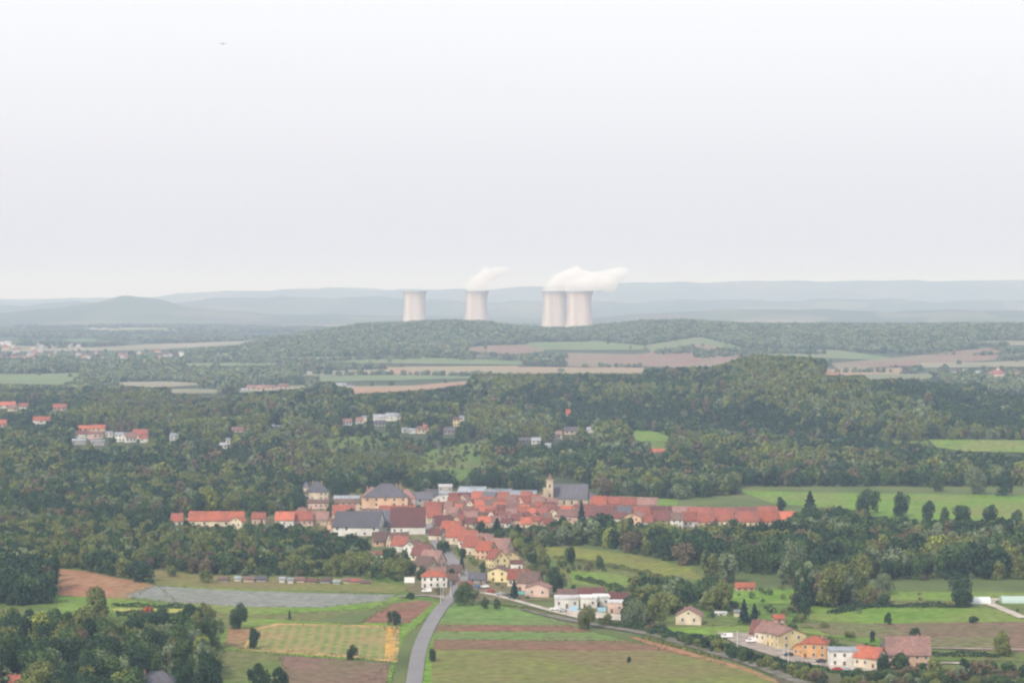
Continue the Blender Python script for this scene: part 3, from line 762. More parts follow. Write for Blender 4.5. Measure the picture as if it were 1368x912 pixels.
# farm hamlet
house(1019, 858, 28, 12, 17, -25, 'pink', 'dull red', label='pink house with dull red roof at the left end of the hamlet')
house(1031, 862, 30, 17, 13, -50, 'cream', 'faded pink', label='cream gabled house, second of the hamlet from the left', d=36)
house(1050, 867, 42, 19, 9, -68, 'yellow', 'faded pink', label='wide yellow gabled house in the middle of the hamlet', d=36)
house(1040, 832, 14, 6, 5, 0, 'pink', 'bright orange-red', label='tiny house with red roof behind the hamlet', chim=False)
house(1089, 880, 34, 20, 9, -14, 'orange', 'bright orange-red', 'hip', label='bright orange house with low hipped orange roof in the hamlet', d=34)
house(1071, 877, 13, 11, 7, 40, 'orange', 'bright orange-red', label='small red-roofed annex at the left of the bright orange house', cat='annex', name='annex', chim=False)
house(1126, 890, 38, 20, 3, 0, 'white', 'pale grey', 'flat', label='white modern flat-roofed house with dark glass between the orange house and the red-roofed one', chim=False, d=30)
house(1163, 894, 36, 15, 14, -38, 'cream', 'bright orange-red', 'gable', label='cream house with bright red roof left of the long farmhouse', d=30)
house(1212, 892, 58, 18, 23, -5, 'peach', 'faded pink', label='long peach farmhouse with tall faded mauve roof, right of the hamlet', cat='farmhouse', name='farmhouse', d=42, floors=2)
house(1185, 888, 12, 16, 14, 0, 'grey', 'slate grey', label='grey lean-to at the left end of the long farmhouse', cat='annex', name='annex', win=False, chim=False)
# bottom edge
house(12, 922, 44, 6, 14, -6, 'cream', 'bright orange-red', label='salmon red roof cut by the lower left corner')
house(210, 924, 48, 12, 15, 0, 'grey', 'slate grey', 'hip', label='house with dark grey hipped roof at the bottom edge among the trees')
house(258, 922, 20, 10, 6, 0, 'white', 'pale grey', 'flat', label='small building with pale blue-grey roof at the bottom edge', cat='building', name='outbuilding', chim=False)
# hillside
PH = 'wooded slope at far left'
for a in [(10, 545, 22, 4, 5, 0, 'white', 'bright orange-red'), (32, 546, 12, 4, 4, 5, 'white', 'red tiled'), (17, 549, 12, 4, 4, 5, 'cream', 'faded pink'), (51, 546, 8, 3, 2, 0, 'white', 'pale grey'),
          (80, 548, 18, 4, 5, 0, 'pink', 'red tiled'), (56, 566, 22, 5, 5, 0, 'white', 'bright orange-red'), (2, 571, 14, 5, 6, 0, 'pink', 'bright orange-red')]:
    house(*a, place=PH, group='villas on the left slope')
PT = 'cluster on left slope'
for a in [(115, 576, 20, 4, 4, 0, 'peach', 'bright orange-red'), (132, 577, 18, 6, 4, 0, 'peach', 'bright orange-red'), (110, 585, 18, 6, 4, 0, 'white', 'dull red'), (128, 586, 20, 7, 3, 0, 'pink', 'faded pink'),
          (146, 584, 10, 6, 2, 0, 'white', 'pale grey'), (106, 594, 18, 6, 2, 0, 'grey', 'pale grey'), (131, 595, 18, 6, 2, 0, 'grey', 'pale grey'),
          (161, 590, 14, 10, 3, 0, 'white', 'pale grey'), (174, 591, 14, 7, 7, 20, 'white', 'faded pink'), (188, 586, 20, 6, 7, 0, 'peach', 'red tiled'), (193, 591, 10, 6, 3, 0, 'white', 'red tiled'),
          (233, 589, 11, 7, 4, 0, 'white', 'pale grey')]:
    house(*a, place=PT, group='villas of the left hillside cluster')
PM = 'wooded slope above manor'
for a in [(299, 599, 10, 5, 3, 0, 'white', 'pale grey'), (305, 594, 6, 7, 2, 0, 'white', 'pale grey'), (318, 577, 16, 3, 4, 0, 'pink', 'faded pink'), (364, 573, 7, 4, 2, 0, 'white', 'pale grey'), (373, 573, 7, 3, 2, 0, 'white', 'pale grey')]:
    house(*a, place=PM, group='white villas above the manor')
PU = 'high on central slope'
for a in [(464, 568, 12, 5, 4, 0, 'white', 'faded pink'), (480, 566, 9, 5, 4, 0, 'white', 'faded pink'), (487, 565, 6, 8, 2, 0, 'cream', 'pale grey'), (507, 562, 16, 5, 4, 0, 'white', 'pale grey'),
          (523, 562, 14, 7, 4, 0, 'white', 'pale grey'), (530, 560, 10, 5, 3, 0, 'white', 'pale grey'), (508, 569, 14, 4, 4, 0, 'grey', 'slate grey'), (541, 578, 8, 5, 2, 0, 'white', 'pale grey'), (551, 579, 9, 5, 2, 0, 'white', 'pale grey'),
          (563, 579, 12, 6, 4, 0, 'cream', 'faded pink'), (569, 576, 7, 5, 4, 0, 'peach', 'bright orange-red'), (600, 580, 15, 5, 5, 0, 'grey', 'slate grey'), (610, 569, 9, 9, 3, 0, 'yellow', 'brown tiled'), (617, 562, 6, 5, 2, 0, 'white', 'pale grey')]:
    house(*a, place=PU, group='villas high on the central slope')
PV = 'clearing behind the church'
for a in [(700, 591, 14, 3, 4, 0, 'grey', 'slate grey'), (716, 593, 12, 5, 4, 0, 'white', 'pale grey'), (740, 587, 8, 7, 3, 0, 'sand', 'pale grey'), (747, 586, 7, 6, 5, 0, 'white', 'faded pink'), (764, 580, 20, 5, 5, 0, 'sand', 'slate grey'),
          (788, 578, 9, 5, 3, 0, 'white', 'pale grey'), (733, 597, 9, 3, 2, 0, 'white', 'pale grey')]:
    house(*a, place=PV, group='houses in the clearing behind the church')
house(759, 556, 6, 4, 6, 0, 'peach', 'bright orange-red', label='tiny orange-roofed chapel alone in the forest above the church', cat='chapel', name='chapel', win=False, chim=False)
house(878, 605, 20, 2, 4, 0, 'peach', 'bright orange-red', label='small red-roofed barn at the edge of the hillside clearing', cat='barn', name='barn', chim=False)
house(270, 742, 9, 4, 3, 0, 'white', 'pale grey', label='small pale hut hidden in the scrub left of the village', cat='hut', name='hut', win=False, chim=False)
PB = 'row behind first hill'
for a in [(325, 524, 8, 3, 3, 0, 'white', 'pale grey'), (336, 521, 12, 3, 4, 0, 'white', 'faded pink'), (349, 521, 12, 3, 4, 0, 'pink', 'faded pink'), (362, 521, 12, 4, 3, 0, 'pink', 'faded pink'), (379, 519, 14, 3, 4, 0, 'peach', 'faded pink'),
          (456, 516, 14, 3, 2, 0, 'white', 'pale grey'), (468, 517, 10, 3, 2, 0, 'white', 'slate grey')]:
    house(*a, place=PB, group='houses behind the first hill')
# distant town on the plain, left
PF = 'distant left town'
for k in range(64):
    vv = rnd.uniform(460, 481) if k % 3 else rnd.uniform(474, 481); uu = rnd.uniform(-5, 232) if vv > 470 else rnd.uniform(-5, 120)
    w = rnd.uniform(3, 8)
    house(uu, vv, w, rnd.uniform(2, 3), rnd.uniform(1.5, 2.5), 0, rnd.choice(['white', 'cream', 'pink', 'peach']), rnd.choice(['faded pink', 'red tiled', 'pale grey', 'brown tiled', 'faded pink']),
          place=PF, group='houses of the distant town', win=(k % 4 == 0), chim=False, door=False)
house(242, 476, 7, 5, 2, 0, 'white', 'pale grey', 'flat', label='white box tower on the edge of the distant town', cat='building', name='block', win=False)
for k in range(7):
    house(rnd.uniform(0, 22), rnd.uniform(459, 463), rnd.uniform(4, 7), 4, 1, 0, 'white', 'pale grey', 'flat', place='far left edge of plain', group='pale distant blocks', win=False, cat='building', name='block')
PX = 'distant right hamlet'
for a in [(1331, 503, 14, 4, 5, 0, 'pink', 'red tiled'), (1324, 503, 6, 4, 3, 0, 'white', 'faded pink'), (1341, 502, 8, 3, 3, 0, 'cream', 'faded pink'), (1290, 497, 7, 2, 3, 0, 'white', 'pale grey'), (1274, 498, 7, 2, 3, 0, 'cream', 'slate grey'), (1360, 500, 8, 2, 3, 0, 'sand', 'brown tiled'), (1307, 500, 7, 2, 3, 0, 'white', 'pale grey')]:
    house(*a, place=PX, group='houses of the distant right hamlet', win=False, chim=False, door=False)
house(1333, 501, 4, 9, 4, 0, 'white', 'red tiled', 'hip', label='white church tower with red cap in the distant hamlet on the right', cat='church', name='church_tower', win=False, chim=False)

# church
def church():
    x, y, z = ground_at(760, 677); s = y / F
    root = empty('church', (x, y + 8, 0), math.radians(-4))
    L = 52 * s; hw = 11 * s; hr = 20 * s * .92; D = 8.5
    b = MB(); hx = L / 2
    b.v = [(-hx, -D, 0), (hx, -D, 0), (hx, D, 0), (-hx, D, 0), (-hx, -D, hw), (hx, -D, hw), (hx, D, hw), (-hx, D, hw), (-hx, 0, hw + hr), (hx, 0, hw + hr)]
    b.f = [(0, 1, 5, 4), (2, 3, 7, 6), (1, 2, 6, 9, 5), (3, 0, 4, 8, 7), (0, 3, 2, 1)]
    for i in range(5): b.box(-hx + 3 + i * (L - 6) / 4 - .5, -hx + 3 + i * (L - 6) / 4 + .5, -D - 1.0, -D - .003, 0, hw * .9)
    b.build('nave', M['stone'], root)
    r = MB()
    for sgn in (-1, 1): r.slab([(-hx, sgn * (D + .5), hw - .3), (hx, sgn * (D + .5), hw - .3), (hx, 0, hw + hr + .2), (-hx, 0, hw + hr + .2)], .3)
    r.build('nave_roof', M['roof slate grey'], root)
    c = MB(); c.cyl((hx + 1, 0, 0), (hx + 1, 0, hw), 6, 6, 8); c.build('choir', M['stone'], root)
    c = MB(); c.cyl((hx + 1, 0, hw), (hx + 1, 0, hw + 5), 6.6, .2, 8); c.build('choir_roof', M['roof slate grey'], root)
    tx = -hx + 1.0; tw = 4.4 * s; th = 36 * s
    t = MB(); t.box(tx - tw, tx + tw, -D - 2 * tw, -D - .01, 0, th)
    t.box(tx - tw - .25, tx + tw + .25, -D - 2 * tw - .25, -D + .24, th * .55, th * .55 + .4)
    t.box(tx - tw - .25, tx + tw + .25, -D - 2 * tw - .25, -D + .24, th, th + .5)
    tt = t.build('bell_tower', M['wall sand'], root)
    cp = MB(); cp.cyl((tx, -D - tw, th + .5), (tx, -D - tw, th + .5 + 9 * s), tw * 1.1, .15, 4); cp.build('spire', M['roof faded pink'], tt)
    for zz in (th * .8, th * .45):
        w_ = add_window(root, tx, -D - 2 * tw, zz, 1.1, 2.2, 0, False); w_.name = 'louvre'
    t = MB(); t.box(tx - tw - 4.6 * s, tx - tw - .01, -D - tw - 2 * s, -D + 3, 0, 24 * s); t.box(tx - tw - 5 * s, tx - tw - .02, -D - tw - 2.6 * s, -D + 3.2, 24 * s, 24 * s + .5); t.build('stair_turret', M['wall sand'], root)
    for i in range(4): add_window(root, -hx + 3 + (i + .5) * (L - 6) / 4, -D, hw * .55, 1.2, 2.6, 0, False)
    tag(root, 'stone church with long slate roof and slim pale bell tower above the old town', 'church')
    FOOT.append((root.location.x, root.location.y, 18))
    CLEAR.append([(726, 632), (792, 648), (792, 670), (726, 670)])
church()

# polytunnels
for (u, v, w, mt, lb) in ((1309, 807, 30, 'plastic', 'white polytunnel with curved roof at the right edge of the meadows'), (1356, 806, 34, 'plastic green', 'greenish polytunnel touching the right edge of the photo')):
    x, y, z = ground_at(u, v); s = y / F; L = w * s
    root = empty('polytunnel', (x, y + 4, 0))
    vs = []; fs = []; K = 12
    for i, xx in enumerate((-L / 2, L / 2)):
        for k in range(K + 1):
            t = math.pi * k / K; vs.append((xx, -4 * math.cos(t), 3.2 * math.sin(t)))
    for k in range(K): fs.append((k, K + 1 + k, K + 2 + k, k + 1))
    fs.append(tuple(range(K + 1))); fs.append(tuple(reversed(range(K + 1, 2 * K + 2))))
    me = bpy.data.meshes.new('cover'); me.from_pydata(vs, [], fs); me.update(); link_mesh('cover', me, root, (M[mt],))
    h = MB()
    for i in range(8):
        xx = -L / 2 + L * i / 7
        for k in range(K):
            t0, t1 = math.pi * k / K, math.pi * (k + 1) / K
            h.cyl((xx, -4.06 * math.cos(t0), 3.26 * math.sin(t0)), (xx, -4.06 * math.cos(t1), 3.26 * math.sin(t1)), .05, .05, 4)
    h.build('hoops', M['steel'], root)
    tag(root, lb, 'polytunnel', None, u); CLEAR.append([(u - w / 2, v - 12), (u + w / 2, v - 12), (u + w / 2, v), (u - w / 2, v)])

# allotment sheds
sheds = [(299, 776, 12, 3, 3, 'grey', 'brown tiled'), (318, 776, 8, 4, 2, 'white', 'pale grey'), (334, 777, 14, 4, 3, 'pink', 'brown tiled'), (350, 777, 14, 4, 3, 'grey', 'slate grey'),
         (378, 778, 7, 5, 2, 'white', 'pale grey'), (388, 779, 7, 5, 2, 'white', 'pale grey'), (402, 778, 12, 4, 3, 'pink', 'faded pink'), (418, 779, 12, 3, 3, 'sand', 'dull red'),
         (436, 779, 12, 4, 3, 'grey', 'brown tiled'), (450, 780, 8, 3, 2, 'white', 'pale grey'), (463, 779, 8, 4, 3, 'cream', 'faded pink'), (474, 779, 14, 3, 3, 'peach', 'red tiled'), (488, 780, 12, 2, 3, 'sand', 'brown tiled')]
for a in sheds:
    house(a[0], a[1], a[2], a[3], a[4], rnd.uniform(-10, 10), a[5], a[6], place='allotments above grey field', cat='garden shed', name='garden_shed', group='allotment sheds', win=False, chim=False)
# tarps, signs
def prop(name, u, v, parts, label, cat):
    x, y, z = ground_at(u, v); r = empty(name, (x, y, 0))
    for (nm, mt, bx) in parts:
        m = MB()
        for q in bx: m.box(*q)
        m.build(nm, M[mt], r)
    tag(r, label, cat, None, u); return r
prop('billboard', 547, 782, [('panel', 'car white', [(-2.6, 2.6, -.1, .1, 1.6, 4.4)]), ('post', 'steel', [(-2.0, -1.8, -.09, .09, 0, 1.6)]), ('post', 'steel', [(1.8, 2.0, -.09, .09, 0, 1.6)])], 'white billboard on two posts left of the street mouth', 'billboard')
CLEAR.append([(539, 769), (555, 769), (555, 780), (539, 780)])
prop('sign_box', 534, 832, [('panel', 'car white', [(-.9, .9, -.3, .3, .4, 2.4)]), ('post', 'steel', [(-.1, .1, -.1, .1, 0, .4)])], 'small white box sign at the corner of the striped field', 'sign')
CLEAR.append([(530, 822), (538, 822), (538, 832), (530, 832)])
prop('pool_cover', 766, 816, [('canopy', 'tarp blue', [(-2.0, 2.0, -.5, .5, 1.9, 2.1), (-2, 2, -.5, -.4, .2, 1.9)]), ('post', 'steel', [(-1.9, -1.8, .4, .49, 0, 1.9)]), ('post', 'steel', [(1.8, 1.9, .4, .49, 0, 1.9)])], 'light blue tarpaulin shelter in front of the white modern house', 'shelter')
prop('pool_cover', 804, 817, [('canopy', 'tarp blue', [(-2.2, 2.2, -.5, .5, 1.9, 2.1), (-2, 2, -.5, -.4, .2, 1.9)]), ('post', 'steel', [(-1.9, -1.8, .4, .49, 0, 1.9)]), ('post', 'steel', [(1.8, 1.9, .4, .49, 0, 1.9)])], 'light blue tarpaulin shelter right of the olive round tree', 'shelter')
prop('awning', 698, 796, [('canopy', 'tarp teal', [(-2.2, 2.2, -.8, .5, 2.1, 2.3), (-2.2, 2.2, -.85, -.8, 1.1, 2.3)]), ('post', 'steel', [(-2.1, -2, -.75, -.65, 0, 1.1)]), ('post', 'steel', [(2, 2.1, -.75, -.65, 0, 1.1)])], 'turquoise awning right of the dark conifer at the junction', 'awning')
CLEAR.append([(694, 786), (705, 786), (705, 794), (694, 794)])
# lamp posts / poles
POLE = MB(); POLE.cyl((0, 0, 0), (0, 0, 8.5), .14, .09, 8); POLE_ME = POLE.mesh('post'); POLE_ME.materials.append(M['plastic'])
ARM = MB(); ARM.cyl((0, 0, 8.4), (0, -1.6, 8.8), .06, .05, 6); ARM.box(-.18, .18, -2.2, -1.5, 8.72, 8.86); ARM_ME = ARM.mesh('lamp_head'); ARM_ME.materials.append(M['steel'])
for (u, v, lb) in ((1047, 890, 'pale lamp post beside the lane below the yellow gabled house'), (1053, 893, 'pale lamp post beside the lane, right neighbour of another post'), (985, 868, 'pale lamp post at the left edge of the hamlet car park'),
                   (592, 800, 'lamp post at the street mouth near the white hip-roofed house'), (602, 798, 'lamp post between the road and the pink house at the street mouth'), (589, 806, 'lamp post at the top of the country road'), (1290, 506, None), (548, 655, None)):
    if lb is None: continue
    x, y, z = ground_at(u, v); r = empty('street_lamp', (x, y, 0), rnd.uniform(-1, 1))
    for me, nm in ((POLE_ME, 'post'), (ARM_ME, 'lamp_head')):
        o = bpy.data.objects.new(nm, me); COL.objects.link(o); o.parent = r
    tag(r, lb, 'street lamp', 'street lamps', u)

# ------------------------------------------------------------------ vehicles
def car_meshes(van=False):
    prof = [(-2.1, .35), (-2.15, .8), (-1.9, 1.0), (-1.1, 1.05), (-.5, 1.45), (1.0, 1.48), (1.7, 1.05), (2.1, .95), (2.12, .4)] if not van else \
           [(-2.4, .4), (-2.45, .9), (-2.0, 1.15), (-1.5, 1.9), (2.3, 2.05), (2.4, 1.7), (2.42, .4)]
    b = MB(); n_ = len(prof); w = .86 if not van else .95
    for sgn in (-1, 1): b.v += [(x, sgn * w * (1 if z < 1.1 else .88), z) for x, z in prof]
    b.f = [tuple(range(n_)), tuple(reversed(range(n_, 2 * n_)))] + [(i, n_ + i, n_ + (i + 1) % n_, (i + 1) % n_) for i in range(n_)]
    body = b.mesh('body')
    g = MB()
    if van:
        for sgn in (-1, 1): g.box(-1.5, -.5, *sorted((sgn * .86, sgn * .93)), 1.25, 1.75)
        g.poly([(-2.02, -.7, 1.22), (-2.02, .7, 1.22), (-1.6, .65, 1.82), (-1.6, -.65, 1.82)])
    else:
        for sgn in (-1, 1): g.box(-.55, 1.05, *sorted((sgn * .77, sgn * .83)), 1.06, 1.36)
        g.poly([(-1.08, -.7, 1.10), (-1.08, .7, 1.10), (-.57, .62, 1.44), (-.57, -.62, 1.44)]); g.poly([(1.68, -.7, 1.10), (1.68, .7, 1.10), (1.07, .62, 1.47), (1.07, -.62, 1.47)])
    gl = g.mesh('windows'); gl.materials.append(M['glass'])
    return body, gl
WH = MB(); WH.cyl((0, -.1, 0), (0, .1, 0), .33, .33, 12); WH_ME = WH.mesh('wheel'); WH_ME.materials.append(M['tyre'])
BODY = {}
def vehicle(u, v, paint, yaw, van, label):
    key = (paint, van)
    if key not in BODY:
        b, g = car_meshes(van); b.materials.append(M[paint]); BODY[key] = (b, g)
    x, y, z = ground_at(u, v); r = empty('parked_van' if van else 'parked_car', (x, y, .9 * 0 + .35 * 0 + (layer[0] * .006 + .02)), math.radians(yaw))
    b, g = BODY[key]
    for me, nm in ((b, 'body'), (g, 'windows')):
        o = bpy.data.objects.new(nm, me); COL.objects.link(o); o.parent = r
    for wx in (-1.35, 1.35):
        for wy in (-.8, .8):
            o = bpy.data.objects.new('wheel', WH_ME); COL.objects.link(o); o.parent = r; o.location = (wx, wy, .33)
    tag(r, label, 'van' if van else 'car', 'parked vehicles', u)
    CLEAR.append([(u - 6, v - 8), (u + 6, v - 8), (u + 6, v), (u - 6, v)])
vehicle(971, 853, 'car white', 8, True, 'white van at the left of the hamlet car park')
vehicle(1004, 859, 'car white', 12, True, 'white van parked left of the cream gabled houses')
vehicle(1053, 877, 'car dark', 10, False, 'dark car parked below the yellow gabled house')
vehicle(1097, 886, 'car dark', 5, False, 'dark car parked in front of the bright orange house')
vehicle(1130, 897, 'car silver', -8, False, 'silver car parked in front of the white modern house')
vehicle(1118, 897, 'car red', -8, False, 'small red car parked in front of the white modern house')
vehicle(570, 792, 'car white', 10, True, 'white van parked below the white hip-roofed house at the street mouth')
vehicle(741, 816, 'car white', 15, False, 'white car parked left of the white modern house')
vehicle(752, 818, 'car silver', 12, False, 'silver car beside the white modern house')
vehicle(668, 796, 'car silver', 20, False, 'silver car parked by the path below the pale yellow gabled house')
vehicle(655, 792, 'car red', 20, False, 'red car parked on the path below the pale yellow gabled house')
vehicle(680, 797, 'car dark', 20, False, 'dark car parked by the path beside the conifer')
vehicle(637, 786, 'car blue', 0, False, 'blue car parked in front of the grey low house')
vehicle(648, 786, 'car white', 0, False, 'white car parked right of the grey low house')
vehicle(603, 771, 'car silver', 75, False, 'silver car on the village street')

# ------------------------------------------------------------------ cooling towers and steam
m, n, l, b = new_mat('concrete_shell')
tcn = n.new('ShaderNodeTexCoord'); sp = n.new('ShaderNodeSeparateXYZ'); l.new(tcn.outputs['Object'], sp.inputs[0])
t = n.new('ShaderNodeTexNoise'); t.inputs['Scale'].default_value = .03; mp_ = n.new('ShaderNodeMapping'); mp_.inputs['Scale'].default_value = (1, 1, .12)
l.new(tcn.outputs['Object'], mp_.inputs[0]); l.new(mp_.outputs[0], t.inputs[0])
r = n.new('ShaderNodeValToRGB'); l.new(t.outputs[0], r.inputs[0])
r.color_ramp.elements[0].position = .35; r.color_ramp.elements[0].color = (.42, .375, .355, 1); r.color_ramp.elements[1].position = .65; r.color_ramp.elements[1].color = (.60, .53, .50, 1)
l.new(r.outputs[0], b.inputs['Base Color']); M['shell'] = m
plain('dark concrete', (.40, .39, .39))
def cooling_tower(u, Y, label):
    X = (u - 684) / F * Y; root = empty('cooling_tower', (X, Y, 0))
    zs = np.linspace(9, 152, 26); K = 56; vs = []; fs = []
    rad = lambda z: 37.0 * math.sqrt(1 + ((z - 118) / (132.0 if z < 118 else 62.0)) ** 2)
    ring = [(rad(z), z) for z in zs] + [(rad(z) - 1.2, z) for z in zs[::-1]]
    for (r_, z) in ring:
        for k in range(K): a = 2 * math.pi * k / K; vs.append((r_ * math.cos(a), r_ * math.sin(a), z))
    for i in range(len(ring)):
        j = (i + 1) % len(ring)
        for k in range(K): k2 = (k + 1) % K; fs.append((i * K + k, i * K + k2, j * K + k2, j * K + k))
    me = bpy.data.meshes.new('shell'); me.from_pydata(vs, [], fs); me.update(); me.polygons.foreach_set('use_smooth', np.ones(len(fs), bool))
    link_mesh('shell', me, root, (M['shell'],))
    rim = MB(); r0 = rad(152)
    for k in range(K):
        a0, a1 = 2 * math.pi * k / K, 2 * math.pi * (k + 1) / K
        q = [(r0 * math.cos(a0), r0 * math.sin(a0), 153.5), (r0 * math.cos(a1), r0 * math.sin(a1), 153.5), ((r0 + 1.6) * math.cos(a1), (r0 + 1.6) * math.sin(a1), 153.5), ((r0 + 1.6) * math.cos(a0), (r0 + 1.6) * math.sin(a0), 153.5)]
        rim.slab(q, 4.5)
    rim.build('rim', M['dark concrete'], root)
    lg = MB(); rb = rad(9)
    for k in range(40):
        a0 = 2 * math.pi * k / 40
        for dd in (-.07, .07): lg.cyl(((rb + 3) * math.cos(a0), (rb + 3) * math.sin(a0), 0), ((rb - .6) * math.cos(a0 + dd), (rb - .6) * math.sin(a0 + dd), 9.4), .6, .5, 5)
    o = lg.build('support_legs', M['dark concrete'], root); o['kind'] = 'stuff'
    tag(root, label, 'cooling tower', 'cooling towers of the power plant', u)
cooling_tower(554, 8300, 'leftmost pale cooling tower, the one without any steam')
cooling_tower(636.5, 8300, 'pale cooling tower standing alone with a small steam plume, second from the left')
cooling_tower(741, 7600, 'left tower of the overlapping pair of cooling towers')
cooling_tower(774, 7350, 'rightmost cooling tower, in front of its overlapping neighbour')
def steam_mat(name, dens):
    sm = bpy.data.materials.new(name); sm.use_nodes = True; n_ = sm.node_tree.nodes; n_.clear()
    o_ = n_.new('ShaderNodeOutputMaterial'); v_ = n_.new('ShaderNodeVolumePrincipled'); v_.inputs['Color'].default_value = (.99, .99, .99, 1); v_.inputs['Density'].default_value = dens
    v_.inputs['Anisotropy'].default_value = 0
    sm.node_tree.links.new(v_.outputs[0], o_.inputs['Volume']); return sm
SM = steam_mat('steam', .036); SM2 = steam_mat('thin_steam', .007)
def plume(Y, pts, label, mat, seed):
    rr = random.Random(seed)
    mbd = bpy.data.metaballs.new('mb'); mbd.resolution = 5; mbd.threshold = .3
    ob = bpy.data.objects.new('mbtmp', mbd); COL.objects.link(ob)
    for (u, v, r) in pts:
        for q in range(11):
            k = rr.uniform(.25, .5) if q else .75
            el = mbd.elements.new(); el.radius = r * k * 1.9
            el.co = ((u - 684) / F * Y + (rr.uniform(-1, 1) * r * .95 if q else 0), (rr.uniform(-1, 1) * r * .7 if q else 0), ztop(v, Y) + (rr.uniform(-.5, 1.0) * r * .8 if q else 0))
    dg = bpy.context.evaluated_depsgraph_get(); dg.update()
    me = bpy.data.meshes.new_from_object(ob.evaluated_get(dg))
    bpy.data.objects.remove(ob)
    cx = (pts[0][0] - 684) / F * Y; cz = ztop(pts[0][1], Y)
    me.transform(Matrix.Translation((-cx, 0, -cz)))
    me.materials.clear(); me.name = 'steam_plume'
    o = link_mesh('steam_plume', me, None, (mat,)); o.location = (cx, Y, cz)
    tag(o, label, 'steam', None, pts[0][0])
plume(8300, [(630, 385, 18), (640, 383, 22), (636, 377, 24), (645, 372, 24), (655, 367, 22), (666, 363, 18), (675, 362, 14)], 'white steam drifting right from the lone steaming tower', SM, 1)
plume(7600, [(737, 386, 22), (745, 384, 26), (752, 378, 28), (760, 372, 30), (772, 371, 30), (785, 374, 28)], 'white steam billowing from the left tower of the pair', SM, 2)
plume(7350, [(768, 384, 24), (780, 384, 24), (788, 380, 28), (800, 376, 28), (812, 375, 26), (822, 370, 24), (830, 364, 18), (815, 383, 20)], 'long white steam cloud trailing right from the rightmost tower', SM, 3)

# bird
x0, y0 = (299 - 684) / F * 300, 300.0
br = empty('bird', (x0, y0, ztop(60, 300)), .4)
bm = bmesh.new(); bmesh.ops.create_icosphere(bm, subdivisions=2, radius=1.0)
for v_ in bm.verts: v_.co = Vector((v_.co.x * .075, v_.co.y * .24 * (1 if v_.co.y > 0 else 1.3), v_.co.z * .075))
me = bpy.data.meshes.new('body'); bm.to_mesh(me); link_mesh('body', me, br, (M['feather'],))
for sgn in (-1, 1):
    wv = MB(); wv.slab([(sgn * .05, -.08, .04), (sgn * .3, -.1, .13), (sgn * .52, .02, .06), (sgn * .3, .12, .13), (sgn * .05, .12, .04)], .015)
    wv.build('wing', M['feather'], br)
tag(br, 'small grey bird flying alone high in the sky', 'bird', None, 299)

# ------------------------------------------------------------------ trees
def crown_mesh(name, seed, nleaf, leaf, shape='round', h=12.0):
    rs = np.random.RandomState(seed)
    if shape == 'round': R0, cz, hz_ = 4.6, h * .48, h * .47; nl = 12
    elif shape == 'tall': R0, cz, hz_ = 3.0, h * .5, h * .50; nl = 12
    elif shape == 'wide': R0, cz, hz_ = 5.8, h * .46, h * .42; nl = 14
    elif shape == 'bush': R0, cz, hz_ = 3.4, h * .42, h * .42; nl = 7
    elif shape == 'conifer': R0 = 2.9
    if shape == 'conifer':
        t = rs.rand(nleaf) ** .75; z = h * .08 + t * h * .92
        lay = .78 + .22 * np.sin(t * 34)
        r = R0 * (1 - t) ** .85 * lay * (0.55 + .45 * rs.rand(nleaf)) + .08
        a = rs.rand(nleaf) * 2 * np.pi
        C = np.stack([r * np.cos(a), r * np.sin(a), z], 1)
        Nn = np.stack([np.cos(a) * .6, np.sin(a) * .6, np.full(nleaf, .5)], 1)
    else:
        # lobes
        d = rs.randn(nl, 3); d /= np.linalg.norm(d, axis=1)[:, None]
        d[:, 2] = d[:, 2] * .9 + .1
        lc = d * np.array([R0, R0, hz_ * .85]) * (.45 + .36 * rs.rand(nl))[:, None] + np.array([0, 0, cz])
        lc[0] = (0, 0, cz + hz_ * .2)
        lr = R0 * (.20 + .28 * rs.rand(nl)); lr[0] = R0 * .58
        k = rs.choice(nl, nleaf, p=lr ** 2 / np.sum(lr ** 2))
        dd = rs.randn(nleaf, 3); dd /= np.linalg.norm(dd, axis=1)[:, None]
        dd[:, 2] = np.where(dd[:, 2] < -.75, -dd[:, 2] * rs.rand(nleaf), dd[:, 2])
        rad = (.7 + .38 * rs.rand(nleaf) ** .8)
        C = lc[k] + dd * lr[k][:, None] * rad[:, None] * np.array([1, 1, .85 if shape != 'tall' else 1.25])
        C[:, 2] = np.maximum(C[:, 2], .3 + .4 * rs.rand(nleaf))
        Nn = dd
        zlo, zhi = np.percentile(C[:, 2], 1), C[:, 2].max()
        C[:, 2] = .5 + (C[:, 2] - zlo) * (h - .5) / (zhi - zlo)
        C[:, 2] = np.maximum(C[:, 2], .25)
    Nn = Nn + rs.randn(nleaf, 3) * .55; Nn /= np.linalg.norm(Nn, axis=1)[:, None]
    A = np.cross(Nn, rs.randn(nleaf, 3)); A /= np.linalg.norm(A, axis=1)[:, None]
    B = np.cross(Nn, A)
    s = leaf * (.6 + .8 * rs.rand(nleaf))[:, None] * .5
    vs = np.stack([C - A * s - B * s * .6, C + A * s * .7 - B * s, C + A * s + B * s * .7, C - A * s * .6 + B * s], 1).reshape(-1, 3)
    return np_mesh(name, vs, np.arange(nleaf * 4).reshape(-1, 4))
def trunk_mesh(name, seed, h=12.0, shape='round'):
    rs = random.Random(seed); b = MB(); top = h * (.5 if shape != 'conifer' else .95)
    b.cyl((0, 0, -.3), (rs.uniform(-.2, .2), rs.uniform(-.2, .2), top), .32, .12 if shape != 'conifer' else .04, 7)
    if shape != 'conifer':
        for i in range(5):
            a = rs.uniform(0, 6.28); z0 = h * rs.uniform(.2, .42)
            b.cyl((0, 0, z0), (math.cos(a) * 2.2, math.sin(a) * 2.2, z0 + h * .26), .13, .04, 5)
    return b.mesh(name)
